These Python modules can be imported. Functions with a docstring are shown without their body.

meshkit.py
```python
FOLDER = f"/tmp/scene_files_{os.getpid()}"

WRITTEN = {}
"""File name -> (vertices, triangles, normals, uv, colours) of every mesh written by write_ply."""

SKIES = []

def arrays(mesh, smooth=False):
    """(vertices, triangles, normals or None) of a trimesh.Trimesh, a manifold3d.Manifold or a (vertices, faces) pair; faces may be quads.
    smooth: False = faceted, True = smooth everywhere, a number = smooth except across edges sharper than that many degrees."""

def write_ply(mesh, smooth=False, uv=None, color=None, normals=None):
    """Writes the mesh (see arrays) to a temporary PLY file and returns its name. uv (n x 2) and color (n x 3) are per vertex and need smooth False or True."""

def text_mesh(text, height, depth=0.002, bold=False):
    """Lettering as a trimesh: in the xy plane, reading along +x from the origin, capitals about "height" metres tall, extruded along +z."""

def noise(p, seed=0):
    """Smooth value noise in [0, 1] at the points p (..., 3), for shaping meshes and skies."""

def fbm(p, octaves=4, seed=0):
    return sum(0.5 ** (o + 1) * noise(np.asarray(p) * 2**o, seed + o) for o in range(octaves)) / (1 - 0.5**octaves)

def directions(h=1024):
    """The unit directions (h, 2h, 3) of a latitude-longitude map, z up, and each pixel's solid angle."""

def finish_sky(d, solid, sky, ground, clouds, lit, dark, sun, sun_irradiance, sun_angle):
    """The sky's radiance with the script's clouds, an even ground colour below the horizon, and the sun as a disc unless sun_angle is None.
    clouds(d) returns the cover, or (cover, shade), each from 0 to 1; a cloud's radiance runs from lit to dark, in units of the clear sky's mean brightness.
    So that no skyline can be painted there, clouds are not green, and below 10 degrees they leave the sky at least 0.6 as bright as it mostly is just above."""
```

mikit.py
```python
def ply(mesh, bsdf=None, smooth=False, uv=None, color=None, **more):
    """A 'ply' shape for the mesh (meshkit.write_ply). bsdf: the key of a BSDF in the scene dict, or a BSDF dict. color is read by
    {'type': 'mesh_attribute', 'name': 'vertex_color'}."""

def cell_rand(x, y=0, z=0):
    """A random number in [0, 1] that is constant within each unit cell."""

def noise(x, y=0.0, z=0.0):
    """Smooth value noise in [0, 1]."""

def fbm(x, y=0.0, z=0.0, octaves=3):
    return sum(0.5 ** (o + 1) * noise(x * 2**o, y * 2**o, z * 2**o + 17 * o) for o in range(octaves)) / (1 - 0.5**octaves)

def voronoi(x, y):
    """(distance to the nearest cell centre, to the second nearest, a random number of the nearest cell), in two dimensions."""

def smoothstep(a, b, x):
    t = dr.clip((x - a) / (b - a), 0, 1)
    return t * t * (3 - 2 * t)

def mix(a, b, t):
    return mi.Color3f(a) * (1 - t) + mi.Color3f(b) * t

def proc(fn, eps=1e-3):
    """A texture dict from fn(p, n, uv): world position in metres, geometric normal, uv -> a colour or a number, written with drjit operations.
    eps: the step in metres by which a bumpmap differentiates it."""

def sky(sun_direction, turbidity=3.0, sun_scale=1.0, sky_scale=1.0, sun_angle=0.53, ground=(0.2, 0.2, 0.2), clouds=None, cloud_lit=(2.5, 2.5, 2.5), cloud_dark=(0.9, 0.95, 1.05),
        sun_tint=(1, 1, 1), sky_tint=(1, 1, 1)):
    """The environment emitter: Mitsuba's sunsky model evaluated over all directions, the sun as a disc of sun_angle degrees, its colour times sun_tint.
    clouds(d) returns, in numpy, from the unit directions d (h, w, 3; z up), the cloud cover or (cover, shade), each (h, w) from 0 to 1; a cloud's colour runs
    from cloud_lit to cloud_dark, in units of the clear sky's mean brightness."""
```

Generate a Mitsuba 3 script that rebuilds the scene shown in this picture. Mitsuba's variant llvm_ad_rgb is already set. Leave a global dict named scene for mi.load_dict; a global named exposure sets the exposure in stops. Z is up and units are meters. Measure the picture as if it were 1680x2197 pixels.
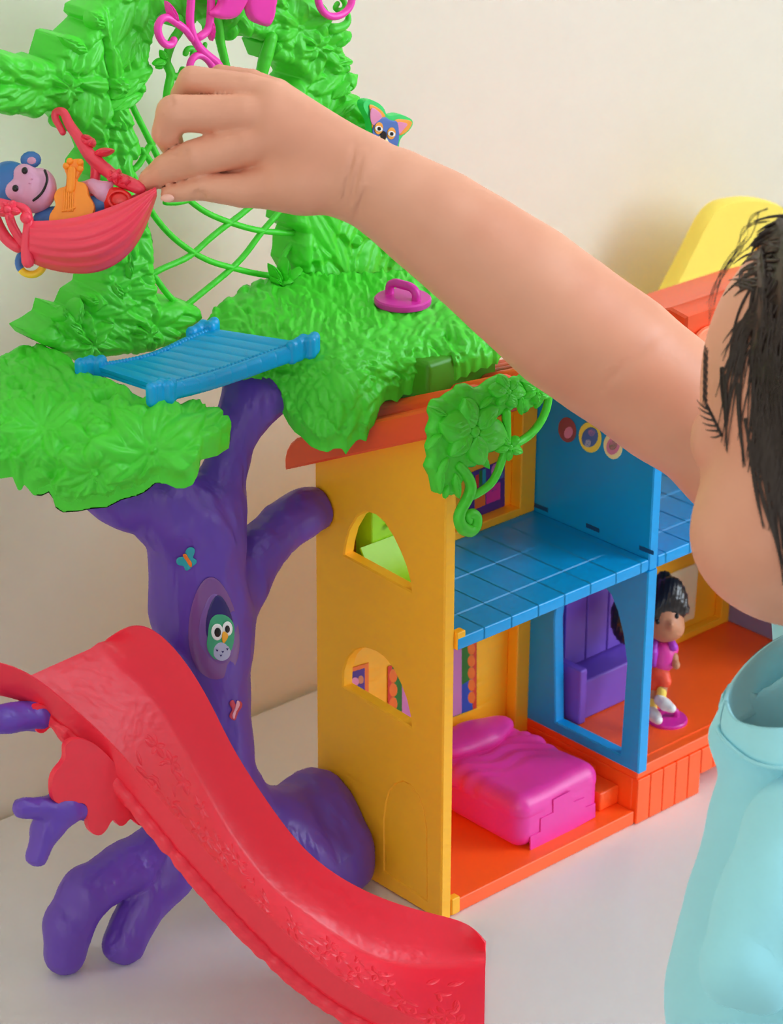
import math, numpy as np, trimesh, mitsuba as mi, mikit, drjit as dr
from mikit import ply, proc
from meshkit import fbm as nfbm
from scipy.spatial import Delaunay
from scipy.interpolate import RBFInterpolator
import shapely.geometry as sg
T = mi.ScalarTransform4f
scene, labels = {'type': 'scene'}, {}
rng = np.random.default_rng(7)

# ------------------------------------------------------------------ camera, light, exposure
CM = np.array([[0.7388926757052563, -0.6737843975017147, 0.007224920233356191], [-0.26935239538192135, -0.305174514553837, -0.9134099861337465], [0.6176462587040806, 0.6729658990989672, -0.4069766550537888]])
CP = np.array([-0.8099747067102561, -0.8417568283363938, 0.7567443149206647])
FPX = 5600.0
m = np.eye(4); m[:3, 0], m[:3, 1], m[:3, 2], m[:3, 3] = -CM[0], -CM[1], CM[2], CP
scene['camera'] = {'type': 'thinlens', 'fov': math.degrees(2 * math.atan(840 / FPX)), 'fov_axis': 'x', 'aperture_radius': 0.0028,
                   'focus_distance': 1.27, 'near_clip': 0.05, 'far_clip': 50, 'to_world': T(m.tolist())}
exposure = 0.03
scene['daylight'] = {'type': 'constant', 'radiance': {'type': 'rgb', 'value': [0.31, 0.325, 0.34]}}

# ------------------------------------------------------------------ helpers
def ray(x, y):
    d = np.stack([(np.asarray(x, float) - 840) / FPX, (np.asarray(y, float) - 1098.5) / FPX, np.ones_like(np.asarray(x, float))], -1)
    return d @ CM
def pz(x, y, z=0.0):
    r = ray(x, y); return CP + r * ((z - CP[2]) / r[..., 2])[..., None]
def py(x, y, Y):
    r = ray(x, y); return CP + r * ((Y - CP[1]) / r[..., 1])[..., None]
def px(x, y, X):
    r = ray(x, y); return CP + r * ((X - CP[0]) / r[..., 0])[..., None]
def pd(x, y, d):
    return CP + ray(x, y) * np.asarray(d, float)[..., None]
def lin(c):
    c = np.asarray(c, float) / 255
    return np.where(c < 0.04045, c / 12.92, ((c + 0.055) / 1.055) ** 2.4).tolist()
def mat(name, c, rough=0.42, spec=0.45, **k):
    col = c if isinstance(c, dict) else {'type': 'rgb', 'value': lin(c)}
    scene[name] = {'type': 'twosided', 'bsdf': {'type': 'principled', 'base_color': col, 'roughness': rough, 'specular': spec, **k}}
    return name
def bumped(name, c, fn, scale, rough=0.42, spec=0.45, eps=4e-4, **k):
    col = c if isinstance(c, dict) else {'type': 'rgb', 'value': lin(c)}
    scene[name] = {'type': 'twosided', 'bsdf': {'type': 'bumpmap', 'arbitrary': proc(fn, eps), 'scale': scale,
                   'bsdf': {'type': 'principled', 'base_color': col, 'roughness': rough, 'specular': spec, **k}}}
    return name
_n = {}
def numbered(key):
    k = _n.get(key, 0); _n[key] = k + 1
    return key if k == 0 else f'{key}_{k:03d}'
def obj(name, mesh, mt, parent=None, smooth=35, label=None, **more):
    key = numbered((parent + '__' if parent else '') + name)
    scene[key] = mesh if isinstance(mesh, dict) else ply(mesh, mt, smooth)
    lab = dict(more)
    if label: lab['label'] = label
    if lab: labels[key] = lab
    return key
def thing(name, label, category, **more):
    key = numbered(name); labels[key] = {'label': label, 'category': category, **more}
    return key
def cat(*ms):
    return trimesh.util.concatenate([x if isinstance(x, trimesh.Trimesh) else trimesh.Trimesh(*x, process=False) for x in ms])
def spline(P, n):
    P = np.asarray(P, float)
    if len(P) < 3:
        t = np.linspace(0, 1, n)[:, None]; return P[0] * (1 - t) + P[-1] * t
    from scipy.interpolate import CubicSpline, PchipInterpolator
    s = np.r_[0, np.cumsum(np.linalg.norm(np.diff(P[:, :3], axis=0), axis=1) ** 0.5 + 1e-9)]
    return CubicSpline(s, P, bc_type='natural')(np.linspace(0, s[-1], n))
def tube(P, r, n=24, k=8, flat=1.0, up=None, cap=True):
    """A tube along the points P through a spline; r a number or a list, flat < 1 makes a strap."""
    Q = spline(P, n) if n else np.asarray(P, float); n = len(Q)
    R = np.interp(np.linspace(0, 1, n), np.linspace(0, 1, len(np.atleast_1d(r))), np.atleast_1d(r))
    t = np.gradient(Q, axis=0); t /= np.linalg.norm(t, axis=1, keepdims=True) + 1e-12
    u = np.array(up if up is not None else (CM[2]), float)
    if cap:
        Q = np.vstack([Q[0] - t[0] * R[0] * .9, Q[0] - t[0] * R[0] * .6, Q, Q[-1] + t[-1] * R[-1] * .6, Q[-1] + t[-1] * R[-1] * .9])
        R = np.r_[R[0] * .3, R[0] * .8, R, R[-1] * .8, R[-1] * .3]; t = np.vstack([t[0], t[0], t, t[-1], t[-1]])
    V = []
    for q, d, rr in zip(Q, t, R):
        u = u - d * (u @ d); u /= np.linalg.norm(u) + 1e-12; w = np.cross(d, u)
        a = np.arange(k) * 2 * np.pi / k
        V.append(q + rr * (np.cos(a)[:, None] * u * flat + np.sin(a)[:, None] * w))
    nn = len(Q); V = np.vstack(V + [Q[:1], Q[-1:]]); F = []
    for i in range(nn - 1):
        for j in range(k):
            a, b, c, d = i * k + j, i * k + (j + 1) % k, (i + 1) * k + (j + 1) % k, (i + 1) * k + j
            F += [(a, b, c), (a, c, d)]
    for j in range(k):
        F += [(nn * k, (j + 1) % k, j), (nn * k + 1, (nn - 1) * k + j, (nn - 1) * k + (j + 1) % k)]
    mm = trimesh.Trimesh(V, F, process=False)
    if mm.volume < 0: mm.invert()
    return mm
def ptube(pts, f, r, n=24, k=8, **kw):
    """pts in the picture, f(x, y) gives the points in the room."""
    p = np.asarray(pts, float); q = spline(p[:, :2], n)
    return tube(f(q[:, 0], q[:, 1]), r, 0, k, **kw)
def rbox(x0, x1, y0, y1, z0, z1, r=0.0008):
    if r <= 0:
        b = trimesh.creation.box((x1 - x0, y1 - y0, z1 - z0)); b.apply_translation(((x0 + x1) / 2, (y0 + y1) / 2, (z0 + z1) / 2)); return b
    s = trimesh.creation.icosphere(subdivisions=1, radius=r).vertices
    P = np.vstack([s + (x, y, z) for x in (x0 + r, x1 - r) for y in (y0 + r, y1 - r) for z in (z0 + r, z1 - r)])
    return trimesh.Trimesh(P, process=False).convex_hull
def inset(ring, b):
    ring = np.asarray(ring, float); a, c = np.roll(ring, 1, 0), np.roll(ring, -1, 0)
    d0, d1 = ring - a, c - ring
    d0 /= np.linalg.norm(d0, axis=1, keepdims=True) + 1e-12; d1 /= np.linalg.norm(d1, axis=1, keepdims=True) + 1e-12
    n0, n1 = np.c_[-d0[:, 1], d0[:, 0]], np.c_[-d1[:, 1], d1[:, 0]]
    n = n0 + n1; q = np.maximum((n * n).sum(1, keepdims=True) / 2, .35)
    return ring + b * n / q
def slab(outer, holes, depth, bev, frame):
    """A flat plate with rounded edges; frame(u, v, w) maps its plane and thickness into the room."""
    import mapbox_earcut
    rings = []
    for i, rg in enumerate([outer] + list(holes)):
        rg = np.asarray(rg, float); area = 0.5 * np.sum(rg[:, 0] * np.roll(rg[:, 1], -1) - np.roll(rg[:, 0], -1) * rg[:, 1])
        rings.append(rg if (area > 0) == (i == 0) else rg[::-1])
    ins = [inset(r, bev) for r in rings]
    V2i, V2 = np.vstack(ins), np.vstack(rings); n = len(V2)
    tri = mapbox_earcut.triangulate_float64(V2i, np.cumsum([len(r) for r in rings]).astype(np.uint32)).reshape(-1, 3).astype(int)
    bz = min(bev, depth * .3); V = np.vstack([np.c_[V2i, np.zeros(n)], np.c_[V2, np.full(n, bz)], np.c_[V2, np.full(n, depth - bz)], np.c_[V2i, np.full(n, depth)]])
    F = [tri[:, ::-1], tri + 3 * n]; s = 0
    for r in rings:
        k = len(r); i = s + np.arange(k); j = s + (np.arange(k) + 1) % k; s += k
        for l in range(3):
            F += [np.c_[i + l * n, j + l * n, j + (l + 1) * n], np.c_[i + l * n, j + (l + 1) * n, i + (l + 1) * n]]
    mm = trimesh.Trimesh(frame(V[:, 0], V[:, 1], V[:, 2]), np.vstack(F), process=False)
    if mm.volume < 0: mm.invert()
    return mm
def resample(poly, step):
    ls = sg.LinearRing(poly); n = max(8, int(ls.length / step))
    return np.array([ls.interpolate(t, normalized=True).coords[0] for t in np.arange(n) / n])
def smooth_ring(poly, n):
    P = np.vstack([poly, poly[:1]]).astype(float)
    from scipy.interpolate import CubicSpline
    s = np.r_[0, np.cumsum(np.linalg.norm(np.diff(P, axis=0), axis=1))]
    return CubicSpline(s, P, bc_type='periodic')(np.linspace(0, s[-1], n, endpoint=False))
def sheet(poly, surf, back, step=6, rnd=14, relief=None):
    """A moulded plate whose outline is poly; surf(x, y) are points of its front face, back the vector to its rear; its rim is rounded over rnd."""
    pg = sg.Polygon(poly).buffer(0)
    if pg.geom_type != 'Polygon': pg = max(pg.geoms, key=lambda g: g.area)
    B = resample(np.array(pg.exterior.coords)[:-1], step)
    x0, y0, x1, y1 = pg.bounds
    gx, gy = np.meshgrid(np.arange(x0, x1, step), np.arange(y0, y1, step * .87)); gx[1::2] += step / 2
    import shapely
    Q = np.c_[gx.ravel(), gy.ravel()]
    Q = Q[shapely.contains_xy(pg.buffer(-step * .6), Q[:, 0], Q[:, 1])]
    A = np.vstack([B, Q]); tri = Delaunay(A).simplices
    c = A[tri].mean(1); tri = tri[shapely.contains_xy(sg.Polygon(B).buffer(.01), c[:, 0], c[:, 1])]
    P = surf(A[:, 0], A[:, 1])
    dist = shapely.distance(sg.Polygon(B).exterior, shapely.points(A))
    q = np.clip(dist / rnd, 0, 1); drop = (1 - np.sqrt(1 - (1 - q) ** 2))
    bk = np.broadcast_to(back, P.shape); th = np.linalg.norm(back)
    P = P + bk * (drop * .45)[:, None]
    if relief is not None:
        nv = trimesh.Trimesh(P, tri, process=False).vertex_normals.copy(); nv[((CP - P) * nv).sum(1) < 0] *= -1
        P = P + nv * (relief(A[:, 0], A[:, 1]) * np.clip(dist / rnd, 0, 1))[:, None]
    n = len(A); nb = len(B); V = np.vstack([P, surf(A[:, 0], A[:, 1]) + bk])
    n1 = np.cross(P[tri[:, 1]] - P[tri[:, 0]], P[tri[:, 2]] - P[tri[:, 0]]).sum(0)
    if n1 @ np.mean(bk, 0) > 0: tri = tri[:, ::-1]
    i = np.arange(nb); j = (i + 1) % nb
    e = np.vstack([tri[:, [0, 1]], tri[:, [1, 2]], tri[:, [2, 0]]]); fwd = np.isin(i * n + j, e[:, 0] * n + e[:, 1]).mean() > np.isin(j * n + i, e[:, 0] * n + e[:, 1]).mean()
    if fwd: i, j = j, i
    side = np.vstack([np.c_[i, j, j + n], np.c_[i, j + n, i + n]])
    return trimesh.Trimesh(V, np.vstack([tri, tri[:, ::-1] + n, side]), process=False)
def grid_shell(G, th, closed_v=False):
    """A thin shell on a grid of points G (a, b, 3), th thick."""
    a, b = G.shape[:2]
    gu, gv = np.gradient(G, axis=0), np.gradient(G, axis=1); nn = np.cross(gu, gv); nn /= np.linalg.norm(nn, axis=2, keepdims=True) + 1e-15
    V = np.vstack([G.reshape(-1, 3), (G + nn * th).reshape(-1, 3)]); N = a * b
    i, j = np.meshgrid(np.arange(a - 1), np.arange(b - 1), indexing='ij'); o = (i * b + j).ravel()
    F = np.vstack([np.c_[o, o + 1, o + b + 1], np.c_[o, o + b + 1, o + b]])
    rim = np.r_[np.arange(b), b * np.arange(1, a) + b - 1, (a - 1) * b + np.arange(b - 2, -1, -1), b * np.arange(a - 2, 0, -1)]
    p, q = rim, np.roll(rim, -1)
    F = np.vstack([F, F[:, ::-1] + N, np.c_[p, p + N, q + N], np.c_[p, q + N, q]])
    mm = trimesh.Trimesh(V, F, process=False)
    if mm.volume < 0: mm.invert()
    return mm

# ---- smooth bodies: rounded primitives melted together, meshed where the surface is
def cap(a, b, ra, rb=None, k=None, op=1):
    rb = ra if rb is None else rb; a, b = np.asarray(a, float), np.asarray(b, float)
    def f(P):
        d = b - a; L = max(d @ d, 1e-12); t = np.clip(((P - a) @ d) / L, 0, 1)
        return np.linalg.norm(P - a - t[:, None] * d, axis=1) - (ra + (rb - ra) * t)
    return (f, (a + b) / 2, np.linalg.norm(b - a) / 2 + max(ra, rb), k, op)
def ell(c, r, R=None, k=None, op=1):
    c, r = np.asarray(c, float), np.asarray(r, float); R = np.eye(3) if R is None else np.asarray(R)
    def f(P):
        q = (P - c) @ R.T; k0 = np.linalg.norm(q / r, axis=1); k1 = np.linalg.norm(q / r ** 2, axis=1) + 1e-9
        return k0 * (k0 - 1) / k1
    return (f, c, r.max(), k, op)
def chain(P, R, k=None):
    return [cap(P[i], P[i + 1], R[i], R[i + 1], k) for i in range(len(P) - 1)]
def sdf(prims, k, X, mar):
    D = np.full(len(X), 9.0)
    for f, c, r, kk, op in prims:
        kk = k if kk is None else kk
        s = np.flatnonzero(((X - c) ** 2).sum(1) < (r + mar + kk) ** 2)
        if not len(s): continue
        d, D0 = f(X[s]), D[s]
        if op < 0: d, D0 = d, -D0
        h = np.clip(.5 + .5 * (D0 - d) / kk, 0, 1); o = D0 * (1 - h) + d * h - kk * h * (1 - h)
        D[s] = -o if op < 0 else o
    return D
def body(prims, h, k, disp=None, B=8):
    lo = np.min([c - r for _, c, r, _, op in prims if op > 0], 0) - 3 * h; hi = np.max([c + r for _, c, r, _, op in prims if op > 0], 0) + 3 * h
    nb = np.ceil((hi - lo) / (h * B)).astype(int)
    bi = np.stack(np.meshgrid(*[np.arange(x) for x in nb], indexing='ij'), -1).reshape(-1, 3)
    half = B * h * .866
    dc = sdf(prims, k, lo + (bi + .5) * B * h, half + 4 * h)
    bi = bi[(np.abs(dc) < half * 1.5 + 3 * h + (0.003 if disp else 0))]
    g = np.stack(np.meshgrid(*[np.arange(B + 1)] * 3, indexing='ij'), -1).reshape(-1, 3)
    gi = (bi[:, None] * B + g[None])
    X = (lo + gi.reshape(-1, 3) * h)
    V = sdf(prims, k, X, 4 * h)
    if disp is not None:
        s = np.abs(V) < .01; V[s] += disp(X[s])
    V = V.reshape(-1, B + 1, B + 1, B + 1); V[V == 0] = 1e-9
    cs = [(a, b, c) for a in (0, 1) for b in (0, 1) for c in (0, 1)]
    C = np.stack([V[:, a:a + B, b:b + B, c:c + B] for a, b, c in cs], -1)
    mix_ = (C < 0).any(-1) & (C > 0).any(-1)
    idx = np.argwhere(mix_); C = C[mix_]; S = np.zeros((len(C), 3)); W = np.zeros(len(C)); co = np.array(cs, float)
    for p in range(8):
        for q in range(p + 1, 8):
            if abs(co[p] - co[q]).sum() == 1:
                x = (C[:, p] < 0) != (C[:, q] < 0); t = np.where(x, C[:, p] / np.where(x, C[:, p] - C[:, q], 1), 0)
                S += x[:, None] * (co[p] + t[:, None] * (co[q] - co[p])); W += x
    cell = bi[idx[:, 0]] * B + idx[:, 1:]
    P = lo + (cell + S / W[:, None]) * h
    mul = np.array([1, 4096, 4096 * 4096], dtype=np.int64); key = ((cell + 1) * mul).sum(1); order = np.argsort(key); ks = key[order]
    F = []
    for ax in range(3):
        V0 = V[:, :B, :B, :B]; sl = [slice(None)] + [slice(0, B)] * 3; sl[ax + 1] = slice(1, B + 1); V1 = V[tuple(sl)]
        e = np.argwhere((V0 < 0) != (V1 < 0)); inside = V0[tuple(e.T)] < 0
        gp = bi[e[:, 0]] * B + e[:, 1:]
        u, w = (ax + 1) % 3, (ax + 2) % 3; q = []
        for du, dw in ((0, 0), (-1, 0), (-1, -1), (0, -1)):
            c = gp.copy(); c[:, u] += du; c[:, w] += dw; kk = ((c + 1) * mul).sum(1)
            j = np.clip(np.searchsorted(ks, kk), 0, len(ks) - 1); q.append(np.where(ks[j] == kk, order[j], -1))
        q = np.stack(q, 1); ok = (q >= 0).all(1); q, ins = q[ok], inside[ok]
        q[~ins] = q[~ins][:, ::-1]
        F += [q[:, [0, 1, 2]], q[:, [0, 2, 3]]]
    mm = trimesh.Trimesh(P, np.vstack(F), process=False)
    return mm

def trace(prims, k, x, y, d0, n=46, far=1.6):
    """The depth at which the lines of sight x, y first meet the body (nan where they miss)."""
    r = ray(np.asarray(x, float), np.asarray(y, float)); t = np.full(len(r), float(d0)); L = np.linalg.norm(r, axis=1)
    for _ in range(n):
        d = sdf(prims, k, CP + r * t[:, None], .2); t += np.clip(d, -.02, .05) / L * .9
    return np.where((np.abs(d) < .0015) & (t < far), t, np.nan)
# ---- leaves
def leaf_mesh(sharp=1.0, fold=0.35, nx=9, ny=5, belly=0.45):
    V, F = [], []
    for i in range(nx + 1):
        t = i / nx; w = .5 * math.sin(math.pi * t ** (1.15 if sharp > 1 else .8)) ** (.75 * sharp)
        for j in range(2 * ny + 1):
            s = (j - ny) / ny
            z = (1 - s * s) * (math.sin(math.pi * min(1, t * .9 + .08)) ** .6) - fold * math.exp(-(s / .16) ** 2) * math.sin(math.pi * t) ** .5
            z *= 1 - .10 * math.cos(8 * (t - abs(s) * .4) * 2 * math.pi / 2)
            V.append((t, s * w, max(z, 0)))
    m_ = 2 * ny + 1; n = len(V); V += [(x, y, -.7) for x, y, z in V]
    for i in range(nx):
        for j in range(m_ - 1):
            a = i * m_ + j; F += [(a, a + m_, a + m_ + 1), (a, a + m_ + 1, a + 1), (n + a, n + a + m_ + 1, n + a + m_), (n + a, n + a + 1, n + a + m_ + 1)]
        a, b = i * m_, i * m_ + m_ - 1
        F += [(a, n + a, n + a + m_), (a, n + a + m_, a + m_), (b, b + m_, n + b + m_), (b, n + b + m_, n + b)]
    return trimesh.Trimesh(V, F, process=False)
LEAF = {}
def leaf(parent, p0, p1, nrm, width, height, mt, kind=0, name='leaf'):
    """One moulded leaf from base p0 to tip p1 lying across the normal nrm; all leaves of a kind share one mesh."""
    if (kind, mt) not in LEAF:
        LEAF[(kind, mt)] = ply(leaf_mesh(*[(1.0, .35), (1.25, .5), (.8, .2)][kind]), mt, 50)
    x = p1 - p0; L = np.linalg.norm(x); n = nrm - x * (nrm @ x) / (L * L); n /= np.linalg.norm(n); y = np.cross(n, x / L)
    m_ = np.eye(4); m_[:3, 0], m_[:3, 1], m_[:3, 2], m_[:3, 3] = x, y * width, n * height, p0
    return obj(name, {**LEAF[(kind, mt)], 'to_world': T(m_.tolist())}, None, parent)
def normal_of(surf, x, y, e=3.0):
    a = surf(x + e, y) - surf(x - e, y); b = surf(x, y + e) - surf(x, y - e); n = np.cross(a, b)
    n /= np.linalg.norm(n); return n if n @ (CP - surf(x, y)) > 0 else -n
MPP = 1.27 / FPX
class Relief:
    """Moulded leaf relief: leaves laid over one another in a height map, softened, then raised on a sheet."""
    def __init__(self, poly, soft=1.6, res=1.6, base=.0):
        self.soft = soft
        p = np.asarray(poly, float); self.o = p.min(0) - 30; self.r = res
        self.n = np.ceil((np.ptp(p, axis=0) + 60) / res).astype(int); self.h = np.full((self.n[1], self.n[0]), base)
        self.poly = sg.Polygon(poly).buffer(0)
    def leaf(self, x, y, a, L, W, H, lo=.25, rib=.22, sharp=1.0):
        R_ = L + W; i0, i1 = [int(np.clip((v - self.o[0]) / self.r, 0, self.n[0])) for v in (x - R_, x + R_)]; j0, j1 = [int(np.clip((v - self.o[1]) / self.r, 0, self.n[1])) for v in (y - R_, y + R_)]
        if i1 <= i0 or j1 <= j0: return
        X, Y_ = np.meshgrid(self.o[0] + np.arange(i0, i1) * self.r - x, self.o[1] + np.arange(j0, j1) * self.r - y)
        t = (X * math.cos(a) + Y_ * math.sin(a)) / L; v = (-X * math.sin(a) + Y_ * math.cos(a)) / W * 2
        tc = np.clip(t, 0, 1); w = np.sin(np.pi * tc ** .85) ** (.8 * sharp); s_ = v / np.maximum(w, 1e-3)
        ins = (t > 0) & (t < 1) & (np.abs(s_) < 1)
        hh = H * ((lo + (1 - lo) * np.sin(np.pi * .5 * np.clip(t * 1.25, 0, 1))) * (1 - .55 * s_ ** 2) - rib * np.exp(-(v / .13) ** 2) * np.clip(np.sin(np.pi * tc), 0, 1) - .05 * np.cos(22 * (t - np.abs(s_) * .22)) * np.abs(s_))
        q = self.h[j0:j1, i0:i1]; q[ins] = hh[ins]
    def strew(self, poly, step, L, W, H, angf, seed, order=None, **k):
        import shapely
        r = np.random.default_rng(seed); pg = sg.Polygon(poly).buffer(4); x0, y0, x1, y1 = pg.bounds
        gx, gy = np.meshgrid(np.arange(x0, x1, step * 1.05), np.arange(y0, y1, step * .92)); gx[1::2] += step * .52
        P = np.c_[gx.ravel(), gy.ravel()] + r.uniform(-.33, .33, (gx.size, 2)) * step; P = P[shapely.contains_xy(pg, P[:, 0], P[:, 1])]
        P = P[r.permutation(len(P))]
        for q in P: self.leaf(*q, angf(q, r), L * r.uniform(.8, 1.2), W * r.uniform(.85, 1.15), H * r.uniform(.75, 1.15), **k)
    def groove(self, pts, w, depth):
        q = spline(np.c_[np.asarray(pts, float), np.zeros(len(pts))], 200)[:, :2]
        from scipy.spatial import cKDTree
        yy, xx = np.mgrid[:self.n[1], :self.n[0]]; X = np.c_[self.o[0] + xx.ravel() * self.r, self.o[1] + yy.ravel() * self.r]
        d = cKDTree(q).query(X, distance_upper_bound=4 * w)[0].reshape(self.h.shape); self.h -= depth * np.exp(-np.minimum(d / w, 9) ** 2)
    def star(self, x, y, n, L, W, H, ph=0., sq=.8, **k):
        for i in range(n): 
            a = ph + 2 * math.pi * i / n; dx, dy = math.cos(a), math.sin(a) * sq; self.leaf(x + dx * L * .06, y + dy * L * .06, math.atan2(dy, dx), L * math.hypot(dx, dy), W, H, **k)
    def __call__(self, x, y):
        from scipy.ndimage import gaussian_filter, map_coordinates
        if not hasattr(self, 'g'): self.g = gaussian_filter(self.h, self.soft / self.r)
        return map_coordinates(self.g, [(np.asarray(y) - self.o[1]) / self.r, (np.asarray(x) - self.o[0]) / self.r], order=1, mode='nearest')

# ------------------------------------------------------------------ materials
nz = mikit.fbm
mat('m_wall', {'type': 'proc', **{k: v for k, v in proc(lambda p, n, uv: mikit.mix(lin((236, 228, 214)), lin((232, 224, 209)), nz(p.x * 9, p.y * 9, p.z * 9))).items() if k != 'type'}}, 0.8, .2)
mat('m_table', (226, 222, 220), 0.28, .5)
mat('m_floor', (176, 170, 164), 0.6)
mat('m_white', (235, 235, 232), 0.5)
def bark(p, n, uv):
    w = nz(p.x * 30, p.y * 30, p.z * 12) * .02
    return nz((p.x + w) * 170, (p.y + w) * 170, p.z * 22, octaves=3)
bumped('m_purple', (98, 62, 168), bark, 0.0022, .38, .5)
def grain(p, n, uv): return nz(p.x * 260, p.y * 260, p.z * 260, octaves=2)
GREEN = (70, 205, 48)
bumped('m_green', GREEN, grain, 0.0005, .42, .4)
mat('m_lime', (150, 205, 20), .45)
bumped('m_red', (238, 46, 66), grain, 0.00035, .36, .5)
mat('m_hammock', (236, 62, 88), .36, .5)
mat('m_orange', (255, 92, 28), .4)
mat('m_coral', (238, 84, 40), .4)
def stucco(p, n, uv): return nz(p.x * 60, p.y * 110, p.z * 320, octaves=3)
bumped('m_yellow', (255, 184, 34), stucco, 0.0006, .42, .45)
mat('m_cream', (255, 242, 188), .6)
mat('m_blue', (0, 152, 222), .36, .5)
mat('m_cyan', (0, 156, 218), .34, .5)
mat('m_navy', (8, 70, 120), .5)
mat('m_pink', (228, 54, 158), .38, .5)
mat('m_magenta', (205, 40, 160), .38, .5)
mat('m_greypanel', (128, 126, 158), .4)
mat('m_sunny', (252, 228, 96), .5)
mat('m_sofa', (120, 80, 190), .45)
mat('m_black', (14, 10, 10), .3)
mat('m_hair', (46, 33, 27), .42, .4)
mat('m_dollhair', (34, 24, 22), .28, .6)
mat('m_dollskin', (196, 128, 92), .45)
mat('m_shoe', (240, 236, 232), .4)
mat('m_sock', (250, 214, 90), .5)
mat('m_purplestrap', (178, 60, 200), .4)
mat('m_shorts', (245, 80, 48), .45)
mat('m_monkeyblue', (62, 110, 176), .4)
mat('m_monkeypink', (216, 156, 188), .4)
mat('m_guitar', (250, 146, 36), .38)
mat('m_boot', (226, 40, 40), .3, .6)
mat('m_tailyellow', (246, 202, 44), .4)
mat('m_eyewhite', (240, 240, 240), .3)
mat('m_teal', (46, 160, 175), .4)
mat('m_owlgreen', (62, 160, 118), .5)
mat('m_owlgrey', (176, 176, 206), .5)
mat('m_beak', (240, 170, 40), .4)
mat('m_rim', (122, 74, 142), .25, .6)
mat('m_butterflyred', (200, 60, 84), .4)
mat('m_butterflypink', (236, 170, 190), .4)
mat('m_foxgreen', (60, 215, 110), .4)
mat('m_foxorange', (240, 160, 60), .4)
mat('m_foxpink', (226, 140, 180), .4)
mat('m_foxblue', (76, 112, 184), .4)
mat('m_leafprint', (46, 120, 40), .5)
mat('m_violetprint', (76, 50, 140), .5)
mat('m_blueprint', (44, 80, 180), .5)
mat('m_orangeprint', (240, 120, 40), .5)
mat('m_redprint', (214, 60, 40), .5)
mat('m_lilacprint', (206, 130, 190), .5)
mat('m_badge', (150, 72, 84), .5)
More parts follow.
